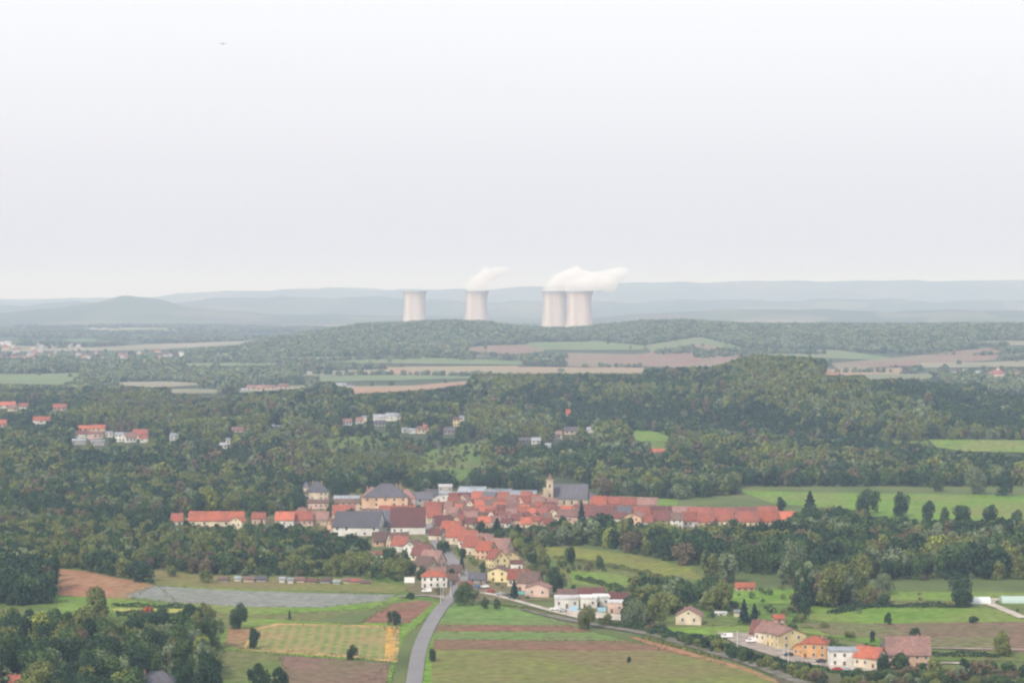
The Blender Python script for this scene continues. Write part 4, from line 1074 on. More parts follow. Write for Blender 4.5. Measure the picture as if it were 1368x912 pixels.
SHAPES = ['round', 'tall', 'wide', 'bush', 'conifer']
NEAR = {}; 
for sh in SHAPES:
    NEAR[sh] = []
    for k in range(4 if sh in ('round', 'wide') else 2):
        hh = {'bush': 4.5, 'wide': 12}.get(sh, 12.0)
        c = crown_mesh('crown', 100 + 17 * k + len(sh), {'round': 2600, 'wide': 3200, 'tall': 2000, 'bush': 900, 'conifer': 1600}[sh], .48 if sh != 'bush' else .42, sh, hh)
        c.materials.append(M['mid green'])
        tm = trunk_mesh('trunk', 50 + k, hh, sh); tm.materials.append(M['bark'])
        NEAR[sh].append((c, tm, hh))
ICOUNT = {}
def thing_tree(x, y, sh, tint, height, rz, label, cat, group, u, name, wscale=1.0, k=None):
    c, tm, hh = NEAR[sh][(rnd.randrange(len(NEAR[sh])) if k is None else k)]
    s = height / hh
    r = empty(name, (x, y, float(T(x, y))), rz); r.scale = (s * wscale, s * wscale, s)
    o = bpy.data.objects.new('crown' if sh != 'bush' else 'foliage', c); COL.objects.link(o); o.parent = r
    o.material_slots[0].link = 'OBJECT'; o.material_slots[0].material = M[tint]
    o = bpy.data.objects.new('trunk' if sh != 'bush' else 'stem', tm); COL.objects.link(o); o.parent = r
    tag(r, label, cat, group, u)
    return r
# stuff sources (unlinked collections)
def make_src(name, nleaf, leaf, shapes, tints, nvar):
    col = bpy.data.collections.new(name); lst = []
    i = 0
    for ti in tints:
        for sh in shapes:
            for k in range(nvar):
                hh = 4.5 if sh == 'bush' else 12.0
                nl_, lf_ = (nleaf // 3, leaf * .6) if sh == 'bush' else (nleaf, leaf)
                c = crown_mesh('crown', 900 + i * 7, nl_, lf_, sh, hh)
                c.materials.append(M[ti])
                o = bpy.data.objects.new('%s_%03d' % (name, i), c); col.objects.link(o)
                lst.append((ti, sh)); i += 1
    return col, lst
def gn_group():
    ng = bpy.data.node_groups.new('scatter', 'GeometryNodeTree')
    ng.interface.new_socket('Geometry', in_out='INPUT', socket_type='NodeSocketGeometry')
    ng.interface.new_socket('Geometry', in_out='OUTPUT', socket_type='NodeSocketGeometry')
    return ng
def scatter(name, pts, rots, scl, ids, col, label=None):
    """pts (n,3), scl (n,3)"""
    me = bpy.data.meshes.new(name); me.vertices.add(len(pts)); me.vertices.foreach_set('co', np.asarray(pts, np.float32).ravel())
    a = me.attributes.new('rz', 'FLOAT', 'POINT'); a.data.foreach_set('value', np.asarray(rots, np.float32))
    a = me.attributes.new('sc', 'FLOAT_VECTOR', 'POINT'); a.data.foreach_set('vector', np.asarray(scl, np.float32).ravel())
    a = me.attributes.new('idx', 'INT', 'POINT'); a.data.foreach_set('value', np.asarray(ids, np.int32))
    o = link_mesh(name, me)
    ng = gn_group(); n_, l_ = ng.nodes, ng.links
    gi = n_.new('NodeGroupInput'); go = n_.new('NodeGroupOutput'); ip = n_.new('GeometryNodeInstanceOnPoints'); ci = n_.new('GeometryNodeCollectionInfo')
    ci.inputs['Collection'].default_value = col; ci.inputs['Separate Children'].default_value = True; ci.inputs['Reset Children'].default_value = True
    def na(nm, ty):
        q = n_.new('GeometryNodeInputNamedAttribute'); q.data_type = ty; q.inputs['Name'].default_value = nm; return q.outputs['Attribute']
    cx = n_.new('ShaderNodeCombineXYZ'); l_.new(na('rz', 'FLOAT'), cx.inputs[2])
    l_.new(gi.outputs[0], ip.inputs['Points']); l_.new(ci.outputs[0], ip.inputs['Instance']); ip.inputs['Pick Instance'].default_value = True
    l_.new(na('idx', 'INT'), ip.inputs['Instance Index']); l_.new(cx.outputs[0], ip.inputs['Rotation']); l_.new(na('sc', 'FLOAT_VECTOR'), ip.inputs['Scale'])
    l_.new(ip.outputs[0], go.inputs[0])
    md = o.modifiers.new('scatter', 'NODES'); md.node_group = ng
    struct(o, 'stuff')
    if label: o['label'] = label
    return o
TINTS = ['dark green', 'mid green', 'olive green', 'russet brown', 'yellow green', 'grey green']
NEARSRC, NEARL = make_src('wood_near', 1100, .78, ['round', 'wide', 'tall'], TINTS, 2)
MIDSRC, MIDL = make_src('wood_mid', 420, 1.25, ['round', 'wide', 'tall'], TINTS, 2)
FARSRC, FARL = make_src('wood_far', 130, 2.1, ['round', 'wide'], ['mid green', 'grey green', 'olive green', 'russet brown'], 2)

def jitter_grid(x0, x1, y0, y1, sp):
    gx, gy = np.meshgrid(np.arange(x0, x1, sp), np.arange(y0, y1, sp))
    gx = gx.ravel() + nrs.uniform(-.45, .45, gx.size) * sp; gy = gy.ravel() + nrs.uniform(-.45, .45, gy.size) * sp
    return gx, gy
def clear_mask(x, y, hgt, polys=None, fracs=(0, .3, .55, .8), fr_side=.28):
    z = T(x, y); ok = np.ones(x.shape, bool)
    probes = []
    for f in fracs:
        probes.append(project(x, y, z + hgt * f))
    for s_ in (-1, 1): probes.append(project(x + s_ * hgt * fr_side, y, z + hgt * .5))
    for poly in (polys or CLEAR):
        us = [p[0] for p in poly]; vs_ = [p[1] for p in poly]
        for (u, v) in probes:
            cand = (u > min(us)) & (u < max(us)) & (v > min(vs_)) & (v < max(vs_)) & ok
            if cand.any():
                i = np.where(cand)[0]; ok[i[inpoly(u[i], v[i], poly)]] = False
    return ok
def foot_mask(x, y, pad):
    ok = np.ones(x.shape, bool)
    for (cx, cy, r) in FOOT: ok &= (x - cx) ** 2 + (y - cy) ** 2 > (r + pad) ** 2
    return ok
def lownoise(x, y, s, ph=0):
    return (np.sin(x / s + 1.3 + ph) * np.cos(y / s * .8 - .4 + ph) + .6 * np.sin((x + y) / s * 1.9 + 2 * ph) + .5 * np.cos((x - 1.6 * y) / s * 2.3 + ph)) / 2.1
def tint_weights(x, y, u, v, zones, base, spur=False):
    W = np.tile(np.array(base, float), (len(x), 1))
    a = lownoise(x, y, 38); b = lownoise(x, y, 55, 2.1); c = lownoise(x, y, 24, 4.0)
    W[:, 0] *= np.exp(3.2 * a); W[:, 1] *= np.exp(1.5 * c); W[:, 2] *= np.exp(3.0 * b); W[:, 3] *= np.exp(3.4 * c - 1.0); W[:, 4] *= np.exp(3 * b - 1.2); W[:, 5] *= np.exp(-3.0 * a - .5)
    if spur:  # relief shading put into leaf colour: hollows darker, spurs paler
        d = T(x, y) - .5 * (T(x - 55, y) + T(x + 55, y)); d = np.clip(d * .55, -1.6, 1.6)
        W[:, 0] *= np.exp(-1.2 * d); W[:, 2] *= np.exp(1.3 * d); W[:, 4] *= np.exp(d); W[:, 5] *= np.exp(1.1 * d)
    for poly, mul in zones:
        i = inpoly(u, v, poly); W[i] *= np.array(mul)
    W /= W.sum(1)[:, None]
    cs = W.cumsum(1); r_ = nrs.rand(len(x), 1)
    return (r_ > cs).sum(1).clip(0, len(base) - 1)

# --- hill one
x, y = jitter_grid(-1100, 1100, 1850, 3350, 9.3)
hgt = nrs.uniform(8, 14, x.size) * (1 + .28 * lownoise(x, y, 30, 1.5)) * np.where(nrs.rand(x.size) < .06, 1.3, 1)
z = T(x, y); u, v = project(x, y, z)
ok = (u > -260) & (u < 1630) & clear_mask(x, y, hgt) & foot_mask(x, y, 3)
scrubz = [[(430, 590), (560, 585), (650, 585), (640, 640), (520, 655), (420, 650)], [(130, 540), (300, 535), (340, 570), (160, 575)]]
for p in scrubz:
    i = inpoly(u, v, p); hgt[i] *= .62
for p in THIN:
    i = inpoly(u, v, p); ok &= ~(i & (nrs.rand(x.size) < .5)); hgt[i] *= .7
x, y, hgt, z, u, v = (q[ok] for q in (x, y, hgt, z, u, v))
ti = tint_weights(x, y, u, v, [([(400, 580), (660, 575), (660, 650), (400, 655)], (.4, .8, 3.2, 1.2, 1, 1.5)), ([(270, 600), (410, 600), (410, 660), (270, 660)], (.8, .5, .8, 4, .5, .5)),
                               ([(120, 530), (340, 530), (340, 580), (120, 580)], (.6, .8, 1.8, 3, .6, .6)), ([(900, 480), (1130, 480), (1160, 520), (880, 520)], (.9, 1, 2.0, 1.6, 1, .6)),
                               ([(985, 474), (1095, 474), (1100, 494), (980, 494)], (5, 1.2, .3, .4, .2, .3)), ([(800, 540), (1100, 540), (1100, 640), (800, 640)], (1, 1, 1.4, 1.8, 1.5, 1)), ([(1100, 500), (1400, 520), (1400, 600), (1100, 590)], (2, 1.2, .5, .5, .2, .5))],
                  (.30, .28, .20, .12, .03, .10), spur=True)
# shape: 3 shapes x 2 variants per tint
sub = nrs.choice(6, len(x), p=[.25, .25, .18, .18, .07, .07])
wsc = nrs.uniform(.85, 1.25, len(x))
s = hgt / 12
scatter('forest', np.stack([x, y, z - .2], 1), nrs.uniform(0, 6.28, len(x)), np.stack([s * wsc, s * wsc, s], 1), ti * 6 + sub, MIDSRC)
print('hill trees', len(x))
# --- second ridge and plain behind hill one
x, y = jitter_grid(-1950, 1950, 3380, 6420, 12.5)
hgt = nrs.uniform(9, 15, x.size); z = T(x, y); u, v = project(x, y, z)
ok = (u > -220) & (u < 1590) & foot_mask(x, y, 5)
hl_ = (np.abs(np.sin((x * .35 + y) / 150 + 1.5 * lownoise(x, y, 300))) < .17) & (lownoise(x, y, 130, 6) > -.35) | (nrs.rand(x.size) < .012)
hgt = np.where(hl_, hgt * .7, hgt)
ok &= clear_mask(x, y, hgt, fracs=(0, .6, .9), fr_side=.1) | (hl_ & (y > 4200))
ok &= ~(inpoly(u, v, [(-80, 466), (260, 470), (250, 482), (-80, 482)]) & (nrs.rand(x.size) < .86))
ok &= ~(inpoly(u, v, [(-80, 440), (300, 440), (250, 470), (-80, 470)]) & (lownoise(x, y, 150) < .25))
ok &= ~(inpoly(u, v, [(560, 476), (900, 470), (1400, 474), (1400, 505), (560, 505)]) & (lownoise(x, y, 90, 1) < .15))
x, y, hgt, z, u, v = (q[ok] for q in (x, y, hgt, z, u, v))
W = np.array([.34, .34, .22, .10]); ti = nrs.choice(4, len(x), p=W); s = hgt / 12 * 1.05; ti = np.where((lownoise(x, y, 120, 2) > .15) & (nrs.rand(x.size) < .6), 1, ti)  # mix leans to pale grey-green: extra distance haze put into leaf colour
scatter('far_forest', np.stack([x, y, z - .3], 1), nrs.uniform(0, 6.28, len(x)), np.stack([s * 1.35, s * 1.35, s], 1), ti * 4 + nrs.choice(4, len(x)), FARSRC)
print('far trees', len(x))
# hedges and copses on the plain still farther
x, y = jitter_grid(-2600, 2600, 6420, 10500, 26)
z = T(x, y); u, v = project(x, y, z)
ok = (u > -60) & (u < 1430) & (lownoise(x, y, 260, 3) > .12) & (np.abs(np.sin(x / 700 + y / 400)) > .25) & clear_mask(x, y, np.full(x.size, 12.), fracs=(0, .6), fr_side=.1)
for (tx, ty) in (((554 - 684) / F * 8300, 8300), ((636.5 - 684) / F * 8300, 8300), ((741 - 684) / F * 7600, 7600), ((774 - 684) / F * 7350, 7350)):
    ok &= (x - tx) ** 2 + (y - ty) ** 2 > 85 ** 2
x, y, z = x[ok], y[ok], z[ok]
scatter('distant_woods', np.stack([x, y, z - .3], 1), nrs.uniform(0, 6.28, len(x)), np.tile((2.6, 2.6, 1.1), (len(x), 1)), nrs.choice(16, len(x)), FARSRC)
print('distant', len(x))

# --- valley: explicit trees first (u, v of the foot, height px, shape, tint, label, width factor)
EXP = [(470, 700, 22, 'round', 'dark green', 'dark tree behind the roof ridge of the big slate barn', 1.0), (443, 690, 20, 'round', 'mid green', 'green tree between the manor houses and the slate barn', 1.1), (560, 690, 16, 'round', 'dark green', 'dark tree right behind the red barn', 1.1),
       (500, 664, 30, 'wide', 'dark green', 'dark tree behind the left wing of the big hall', 1.0), (455, 664, 30, 'wide', 'dark green', 'dark tree between manor and big hall', 1.1), (643, 712, 18, 'wide', 'dark green', 'dark tree below the front row of the old town, left of the conifer', 1.0), (565, 775, 20, 'wide', 'dark green', 'dark tree left of the street mouth houses', 1.0),
       (523, 772, 16, 'round', 'mid green', 'green tree left of the billboard', 1.2), (620, 745, 14, 'round', 'dark green', 'dark tree in front of the tall right-hand street houses', 1.1), (645, 765, 16, 'round', 'mid green', 'green tree left of the pale yellow gabled house', 1.0), (711, 770, 18, 'wide', 'olive green', 'olive tree behind the pink village houses', 1.1), (632, 800, 13, 'bush', 'olive green', 'olive bush at the path right of the street mouth', 1.2),
       (908, 700, 12, 'round', 'dark green', 'small dark tree before the middle of the terraces', 1.2), (842, 706, 16, 'round', 'dark green', 'dark tree before the gabled terrace house', 1.1), (816, 706, 16, 'round', 'olive green', 'olive tree before the left end of the terraces', 1.1),
       (812, 836, 18, 'wide', 'olive green', 'low olive tree right of the round olive tree', 1.0), (1145, 900, 9, 'bush', 'mid green', 'small green bush before the white modern house', 1.3),
       (321, 840, 36, 'wide', 'dark green', 'dark oval tree at the left end of the striped field', .85), (339, 866, 29, 'tall', 'dark green', 'narrow dark tree beside the small rust patch of soil', 1.3),
       (387, 827, 13, 'conifer', 'conifer', 'tiny dark conifer alone on the grass below the grey field', .9), (471, 881, 21, 'wide', 'dark green', 'small dark spreading tree inside the striped field', .85),
       (526, 835, 21, 'wide', 'dark green', 'dark bushy tree at the lower edge of the red soil triangle', 1.0), (577, 883, 18, 'wide', 'dark green', 'small dark tree right beside the country road', .8),
       (621, 809, 34, 'wide', 'mid green', 'tall green tree standing at the top of the country road', .9), (648, 813, 17, 'round', 'mid green', 'small round tree on the verge, left of a pair', .9), (663, 814, 16, 'round', 'mid green', 'small round tree on the verge, right of a pair', .9),
       (786, 840, 33, 'wide', 'olive green', 'round olive tree in front of the white modern houses', .95), (687, 801, 27, 'conifer', 'conifer', 'dark pointed conifer at the village junction', 1.3),
       (1187, 834, 17, 'round', 'dark green', 'small dark round tree alone in the right meadow', .9), (1338, 876, 34, 'wide', 'olive green', 'wide olive tree in the brown field at right', 1.05),
       (840, 885, 9, 'bush', 'dark green', 'tiny dark bush alone in the olive field', .6), (994, 834, 34, 'conifer', 'conifer', 'dark conifer, left of the pair above the hamlet', 1.2), (1008, 834, 28, 'conifer', 'conifer', 'dark conifer, right of the pair above the hamlet', 1.4),
       (1284, 810, 44, 'wide', 'dark green', 'tall dark tree left of the white polytunnel', 1.0), (1155, 786, 50, 'round', 'olive green', 'tall pale olive tree rising from the valley wood', .95), (1060, 770, 48, 'wide', 'grey green', 'broad silvery grey-green tree in the valley wood', .8),
       (1180, 794, 30, 'wide', 'grey green', 'low rounded pale tree at the edge of the right meadow', 1.1), (1112, 812, 58, 'round', 'olive green', 'big ragged brownish tree in the middle of the right valley', 1.0), (1098, 808, 46, 'round', 'russet brown', 'brownish tree left behind the big ragged tree', 1.0),
       (965, 815, 44, 'round', 'olive green', 'olive tree left of the salmon-roofed barn', .95), (974, 778, 42, 'tall', 'grey green', 'pale green upright tree above the salmon-roofed barn', 1.5), (952, 776, 38, 'tall', 'olive green', 'olive upright tree beside the pale upright tree', 1.5),
       (1203, 893, 22, 'bush', 'mid green', 'green bush at the left corner of the long farmhouse', 1.0), (1181, 896, 24, 'round', 'dark green', 'dark round bush between the farmhouse and the red-roofed house', 1.2), (1232, 896, 12, 'bush', 'mid green', 'low green bush before the right end of the farmhouse', 1),
       (1300, 832, 10, 'bush', 'dark green', 'flat dark bush in the right meadow', 1.3), (1290, 900, 22, 'round', 'dark green', 'dark bush in the scrub right of the farmhouse', 1.0), (1323, 893, 14, 'bush', 'russet brown', 'small brown bush in the scrub at right', 1), (1160, 686, 34, 'wide', 'dark green', 'broad dark tree left in the upper right meadow', 1.0),
       (763, 755, 26, 'round', 'dark green', 'dark round tree in the vineyard', .85), (801, 760, 20, 'round', 'mid green', 'smaller round tree in the vineyard, right neighbour of the dark one', .9), (741, 790, 34, 'wide', 'dark green', 'broad dark tree right of the pink village houses', .9),
       (777, 712, 44, 'conifer', 'conifer', 'tall dark cypress rising in front of the red roofs right of the church', .8), (752, 722, 34, 'round', 'dark green', 'dark tree in front of the roofs below the church', .8), (664, 718, 26, 'conifer', 'conifer', 'dark conifer below the front row of the old town', 2.0), (692, 722, 22, 'conifer', 'conifer', 'dark bluish conifer right of the old town front', 2.4),
       (617, 760, 18, 'conifer', 'conifer', 'dark conifer on the village street', 1.2), (595, 740, 18, 'round', 'dark green', 'dark tree in the fork of the village street', 1.1), (588, 736, 16, 'round', 'mid green', 'green tree left in the fork of the village street', 1), (559, 712, 14, 'round', 'dark green', 'dark tree below the right end of the red barn', 1.3),
       (604, 776, 18, 'tall', 'dark green', 'dark narrow tree above the street mouth', 1.2), (1204, 690, 34, 'wide', 'dark green', 'dark round tree left of centre in the upper right meadow', .9), (1242, 700, 32, 'round', 'dark green', 'dark square tree in the upper right meadow', 1.0), (1262, 700, 24, 'tall', 'mid green', 'narrow tree right of the dark square tree', 1.3),
       (1284, 702, 28, 'round', 'dark green', 'slim dark tree standing alone in the upper right meadow', 1.4), (1320, 703, 30, 'round', 'dark green', 'round dark tree at the right of the upper meadow', 1.15), (1360, 702, 22, 'round', 'mid green', 'round tree at the right edge of the upper meadow', 1.2),
       (1082, 690, 34, 'conifer', 'conifer', 'dark pointed tree just right of the terraced houses', 1.6), (1043, 685, 22, 'round', 'dark green', 'dark round tree above the right end of the terraces', 1.1), (1300, 660, 38, 'wide', 'grey green', 'pale rounded tree behind the upper right meadow', 1.0), (1340, 662, 36, 'round', 'dark green', 'dark rounded tree behind the upper right meadow', 1.2), (1252, 656, 26, 'round', 'mid green', 'green tree at the back edge of the upper right meadow', 1),
       (344, 696, 40, 'wide', 'mid green', 'broad green tree behind the long red-roofed building', 1.0), (282, 690, 42, 'round', 'yellow green', 'yellow-green tree behind the long red-roofed building', 1.1), (262, 692, 34, 'round', 'dark green', 'dark tree left of the yellow-green tree', 1.0), (307, 690, 36, 'round', 'olive green', 'olive tree right of the yellow-green tree', 1.0),
       (398, 692, 30, 'tall', 'dark green', 'tall dark tree at the left of the manor', 1.5), (130, 832, 50, 'round', 'olive green', 'tall olive tree rising left of the yellow strip', .9), (196, 826, 17, 'bush', 'fiery red', 'fiery red bush on the yellow strip', .9), (215, 832, 22, 'round', 'dark green', 'dark low tree right of the red bush', 1.3),
       (277, 836, 32, 'round', 'olive green', 'yellowish olive tree at the right end of the wood', 1.1), (345, 925, 42, 'round', 'dark green', 'dark round tree at the bottom edge, left of the brown soil', 1.0), (372, 926, 36, 'round', 'dark green', 'dark round tree at the bottom edge touching the brown soil', 1.0), (275, 778, 20, 'round', 'olive green', 'brownish tree standing at the left end of the allotments', 1.2),
       (230, 770, 16, 'round', 'olive green', 'small olive tree above the pale end of the grey field', 1.1), (549, 800, 9, 'bush', 'dark green', 'small dark bush at the tip of the red soil triangle', 1.2), (1222, 848, 10, 'bush', 'dark green', 'small dark bush behind the long farmhouse', 1.2), (1060, 842, 10, 'bush', 'mid green', 'small bush above the hamlet roofs', 1.2), (1165, 858, 17, 'tall', 'dark green', 'thin dark tree at the left gable of the farmhouse', 1),
       (1100, 838, 8, 'bush', 'olive green', 'low olive bush in the meadow above the hamlet', 1.4), (1136, 852, 10, 'bush', 'olive green', 'low olive bush behind the orange house', 1.4), (848, 838, 40, 'wide', 'grey green', 'large greyish tree right of the modern houses', .9), (872, 836, 40, 'round', 'olive green', 'large olive tree right of the greyish one', 1.0), (838, 830, 34, 'round', 'dark green', 'dark tree touching the right end of the modern houses', .9)]
NIND = 0
for (u_, v_, hp, sh, tnt, lb, wf) in EXP:
    x_, y_, z_ = ground_at(u_, v_)
    cat = 'bush' if sh == 'bush' else ('conifer' if sh == 'conifer' else 'tree'); nm = {'bush': 'bush', 'conifer': 'conifer_tree'}.get(sh, 'broadleaf_tree')
    thing_tree(x_, y_, sh, tnt, hp * y_ / F, rnd.uniform(0, 6.28), lb, cat, None, u_, nm, wf)
    if cat == 'tree': NIND += 1
# --- valley woods: (name for labels, base polygon, spacing, height range m, base tint weights)
WOODS = [('in the lower left wood', [(-230, 868), (60, 862), (110, 850), (180, 846), (250, 850), (300, 868), (325, 905), (335, 960), (-230, 1000)], 9.6, (12, 18), (.34, .30, .20, .05, .06, .05)),
         ('in the grove at left edge', [(-230, 772), (60, 770), (72, 785), (76, 804), (40, 808), (-230, 806)], 9, (13, 18), (.5, .25, .15, .05, .0, .05)),
         ('behind the rust-brown field', [(-230, 730), (80, 735), (120, 752), (205, 779), (200, 783), (140, 770), (78, 757), (40, 765), (-230, 768)], 8, (9, 13), (.35, .25, .2, .15, .02, .03)),
         ('left of the town', [(-230, 690), (100, 684), (230, 706), (330, 710), (440, 718), (500, 735), (545, 748), (548, 778), (490, 770), (330, 766), (262, 768), (205, 764), (150, 755), (80, 735), (-230, 730)], 8.2, (6.5, 11), (.25, .26, .27, .14, .03, .06)),
         ('at the hill foot', [(-230, 640), (400, 645), (402, 690), (230, 694), (100, 686), (-230, 692)], 8.4, (8, 13), (.35, .26, .18, .14, .03, .05)),
         ('between the manor and the hill', [(400, 630), (600, 632), (600, 655), (480, 660), (400, 652)], 8, (8, 13), (.4, .3, .15, .1, .02, .03)),
         ('behind the church', [(600, 632), (990, 640), (985, 660), (900, 668), (790, 662), (600, 655)], 8, (9, 14), (.4, .25, .12, .12, .02, .09)),
         ('below the old town', [(636, 708), (760, 708), (745, 730), (726, 770), (700, 745), (680, 730)], 8.0, (6, 10), (.35, .3, .22, .08, .02, .03)),
         ('in the right valley wood', [(760, 706), (900, 712), (1070, 706), (1180, 700), (1590, 706), (1590, 770), (1180, 776), (1060, 772), (960, 762), (880, 748), (800, 730), (730, 728)], 9.8, (10, 17), (.34, .25, .18, .11, .03, .09)),
         ('below the vineyard', [(770, 770), (830, 775), (960, 795), (960, 816), (890, 822), (820, 800), (765, 790)], 8.4, (7, 11), (.3, .25, .25, .12, .0, .08)),
         ('along the right meadow', [(1080, 798), (1180, 800), (1290, 806), (1290, 811), (1150, 812), (1075, 825), (1050, 818)], 7.6, (5, 9), (.3, .25, .2, .2, .0, .05)),
         ('beside the lone gabled house', [(935, 790), (960, 798), (985, 812), (990, 826), (945, 818), (905, 800), (850, 806), (820, 800)], 9, (8, 12), (.3, .3, .25, .1, 0, .05)),
         ('around the big ragged tree', [(1040, 775), (1130, 778), (1140, 800), (1120, 812), (1060, 815), (1085, 800)], 9, (9, 15), (.3, .25, .2, .15, 0, .1)),
         ('along the lane right of the road', [(800, 826), (870, 836), (1000, 874), (1080, 900), (1110, 915), (1100, 918), (1040, 900), (980, 880), (860, 845)], 6.5, (2.5, 6), (.4, .3, .2, .1, 0, 0)),
         ('above the hamlet roofs', [(1010, 836), (1100, 838), (1180, 852), (1180, 856), (1090, 846), (1010, 840)], 7, (3, 6), (.3, .3, .3, .1, 0, 0)),
         ('beside the conifers above the hamlet', [(1060, 826), (1125, 830), (1120, 836), (1058, 833)], 7, (3, 6), (.4, .3, .2, .1, .0, .0)),
         ('in the garden behind the hamlet', [(1080, 848), (1175, 856), (1172, 866), (1110, 862)], 7, (2.5, 5), (.3, .3, .3, .1, .0, .0)),
         ('in the lower right brush', [(1120, 900), (1590, 896), (1590, 960), (1120, 960)], 7.5, (2.5, 5.5), (.2, .15, .3, .32, .0, .03)),
         ('in the gardens above the grey field', [(280, 764), (545, 766), (545, 771), (280, 769)], 7, (2.5, 5), (.3, .3, .3, .1, .0, .0)),
         ('across the upper right meadow', [(1100, 684), (1150, 684), (1215, 690), (1215, 697), (1110, 700)], 8, (8, 14), (.5, .3, .15, .05, 0, 0)),
         ]
cand = []
for wi, (wn_, poly, sp, hr_, tw) in enumerate(WOODS):
    wp = [ground_at(*p) for p in poly]
    x, y = jitter_grid(min(p[0] for p in wp), max(p[0] for p in wp), min(p[1] for p in wp), max(p[1] for p in wp), sp)
    z = T(x, y); u, v = project(x, y, z)
    hgt = nrs.uniform(hr_[0], hr_[1], x.size)
    ok = inpoly(u, v, poly) & clear_mask(x, y, hgt) & foot_mask(x, y, 2.0) & (y > 760) & (y < 1880)
    x, y, z, u, v, hgt = (q[ok] for q in (x, y, z, u, v, hgt))
    if not len(x): continue
    ti = tint_weights(x, y, u, v, [], tw)
    for k in range(len(x)): cand.append((y[k], x[k], z[k], u[k], v[k], hgt[k], int(ti[k]), wi))
print('valley trees', len(cand))
# bushes at the feet of woods as undergrowth; trees nearest first become things
cand.sort(key=lambda c_: c_[0])
inview = [c_ for c_ in cand if -12 < c_[3] < 1380 and (c_[4] - c_[5] * F / c_[0]) < 908]
ind = inview[:max(0, 292 - NIND)]
indset = set(id(c_) for c_ in ind)
sizew = lambda h: 'tall' if h > 12 else 'medium' if h > 8 else 'low'
for (y_, x_, z_, u_, v_, h_, ti_, wi) in ind:
    pl = WOODS[wi][0]
    depth = ''
    if wi == 0:
        vt = v_ - h_ * F / y_ * .5
        depth = 'at the front ' if vt > 885 else 'in the middle ' if vt > 855 else 'at the back '
        pl = {'at the front ': 'in front of lower left wood', 'in the middle ': 'in mid lower left wood', 'at the back ': 'at back of lower left wood'}[depth]
    sh = 'tall' if nrs.rand() < .12 else ('wide' if nrs.rand() < .4 else 'round')
    if h_ < 5.5: sh = 'bush'
    nm = 'bush' if sh == 'bush' else 'broadleaf_tree'
    word = {'round': 'rounded', 'wide': 'spreading', 'tall': 'upright', 'bush': 'shrubby'}[sh]
    thing_tree(x_, y_, sh, TINTS[ti_], h_, nrs.uniform(0, 6.28), f"{sizew(h_)} {word} {TINTS[ti_]} {'bush' if sh == 'bush' else 'tree'} {pl}", 'bush' if sh == 'bush' else 'tree', 'trees ' + WOODS[wi][0], u_, nm, nrs.uniform(.9, 1.15))
rest = [c_ for c_ in cand if id(c_) not in indset]
A = np.array([(c_[1], c_[0], c_[2], c_[5], c_[6]) for c_ in rest])
s = A[:, 3] / 12; sub = nrs.choice(6, len(A), p=[.25, .25, .19, .19, .06, .06]); wsc = nrs.uniform(.9, 1.3, len(A))
scatter('valley_woodland', np.stack([A[:, 0], A[:, 1], A[:, 2] - .2], 1), nrs.uniform(0, 6.28, len(A)), np.stack([s * wsc, s * wsc, s], 1), A[:, 4].astype(int) * 6 + sub, NEARSRC)
# undergrowth beneath the valley woods and loose garden shrubs
BSRC, BL = make_src('shrub', 600, .9, ['bush'], TINTS, 3)
UP = []
for wi, (wn_, poly, sp, hr_, tw) in enumerate(WOODS):
    wp = [ground_at(*p) for p in poly]
    x, y = jitter_grid(min(p[0] for p in wp), max(p[0] for p in wp), min(p[1] for p in wp), max(p[1] for p in wp), 6)
    z = T(x, y); u, v = project(x, y, z); h = nrs.uniform(1.8, 3.6, x.size)
    ok = inpoly(u, v, poly) & clear_mask(x, y, h) & foot_mask(x, y, 1.0) & (y > 760) & (y < 1880)
    UP += list(zip(x[ok], y[ok], z[ok], h[ok]))
# gardens of the town and the rough open land: sparse shrubs
for poly, sp in (([(405, 655), (600, 655), (790, 664), (1065, 692), (1065, 708), (760, 712), (700, 740), (725, 780), (735, 800), (612, 800), (545, 785), (520, 740), (440, 712), (400, 705)], 9),
                 ([(720, 730), (960, 775), (960, 840), (860, 845), (735, 800)], 9), ([(960, 790), (1090, 785), (1390, 795), (1390, 832), (1180, 848), (960, 836)], 15), ([(205, 762), (540, 772), (540, 784), (205, 772)], 11), ([(960, 835), (1180, 850), (1240, 895), (1100, 893)], 11)):
    wp = [ground_at(*p) for p in poly]
    x, y = jitter_grid(min(p[0] for p in wp), max(p[0] for p in wp), min(p[1] for p in wp), max(p[1] for p in wp), sp)
    z = T(x, y); u, v = project(x, y, z); h = nrs.uniform(1.5, 4.5, x.size)
    keep_ = clear_mask(x, y, h) | (nrs.rand(x.size) < .10) & (u > 700) & (v > 728) & (v < 834)
    ok = inpoly(u, v, poly) & keep_ & foot_mask(x, y, 4) & (lownoise(x, y, 20, 5) > -.2)
    UP += list(zip(x[ok], y[ok], z[ok], h[ok]))
A = np.array(UP); s = A[:, 3] / 4.5; ws = nrs.uniform(.8, 1.2, len(A))
ti = nrs.choice(6, len(A), p=[.3, .3, .22, .1, .03, .05])
scatter('shrubs', np.stack([A[:, 0], A[:, 1], A[:, 2] - .1], 1), nrs.uniform(0, 6.28, len(A)), np.stack([s * ws, s * ws, s], 1), ti * 3 + nrs.choice(3, len(A)), BSRC)
print('shrubs', len(A))

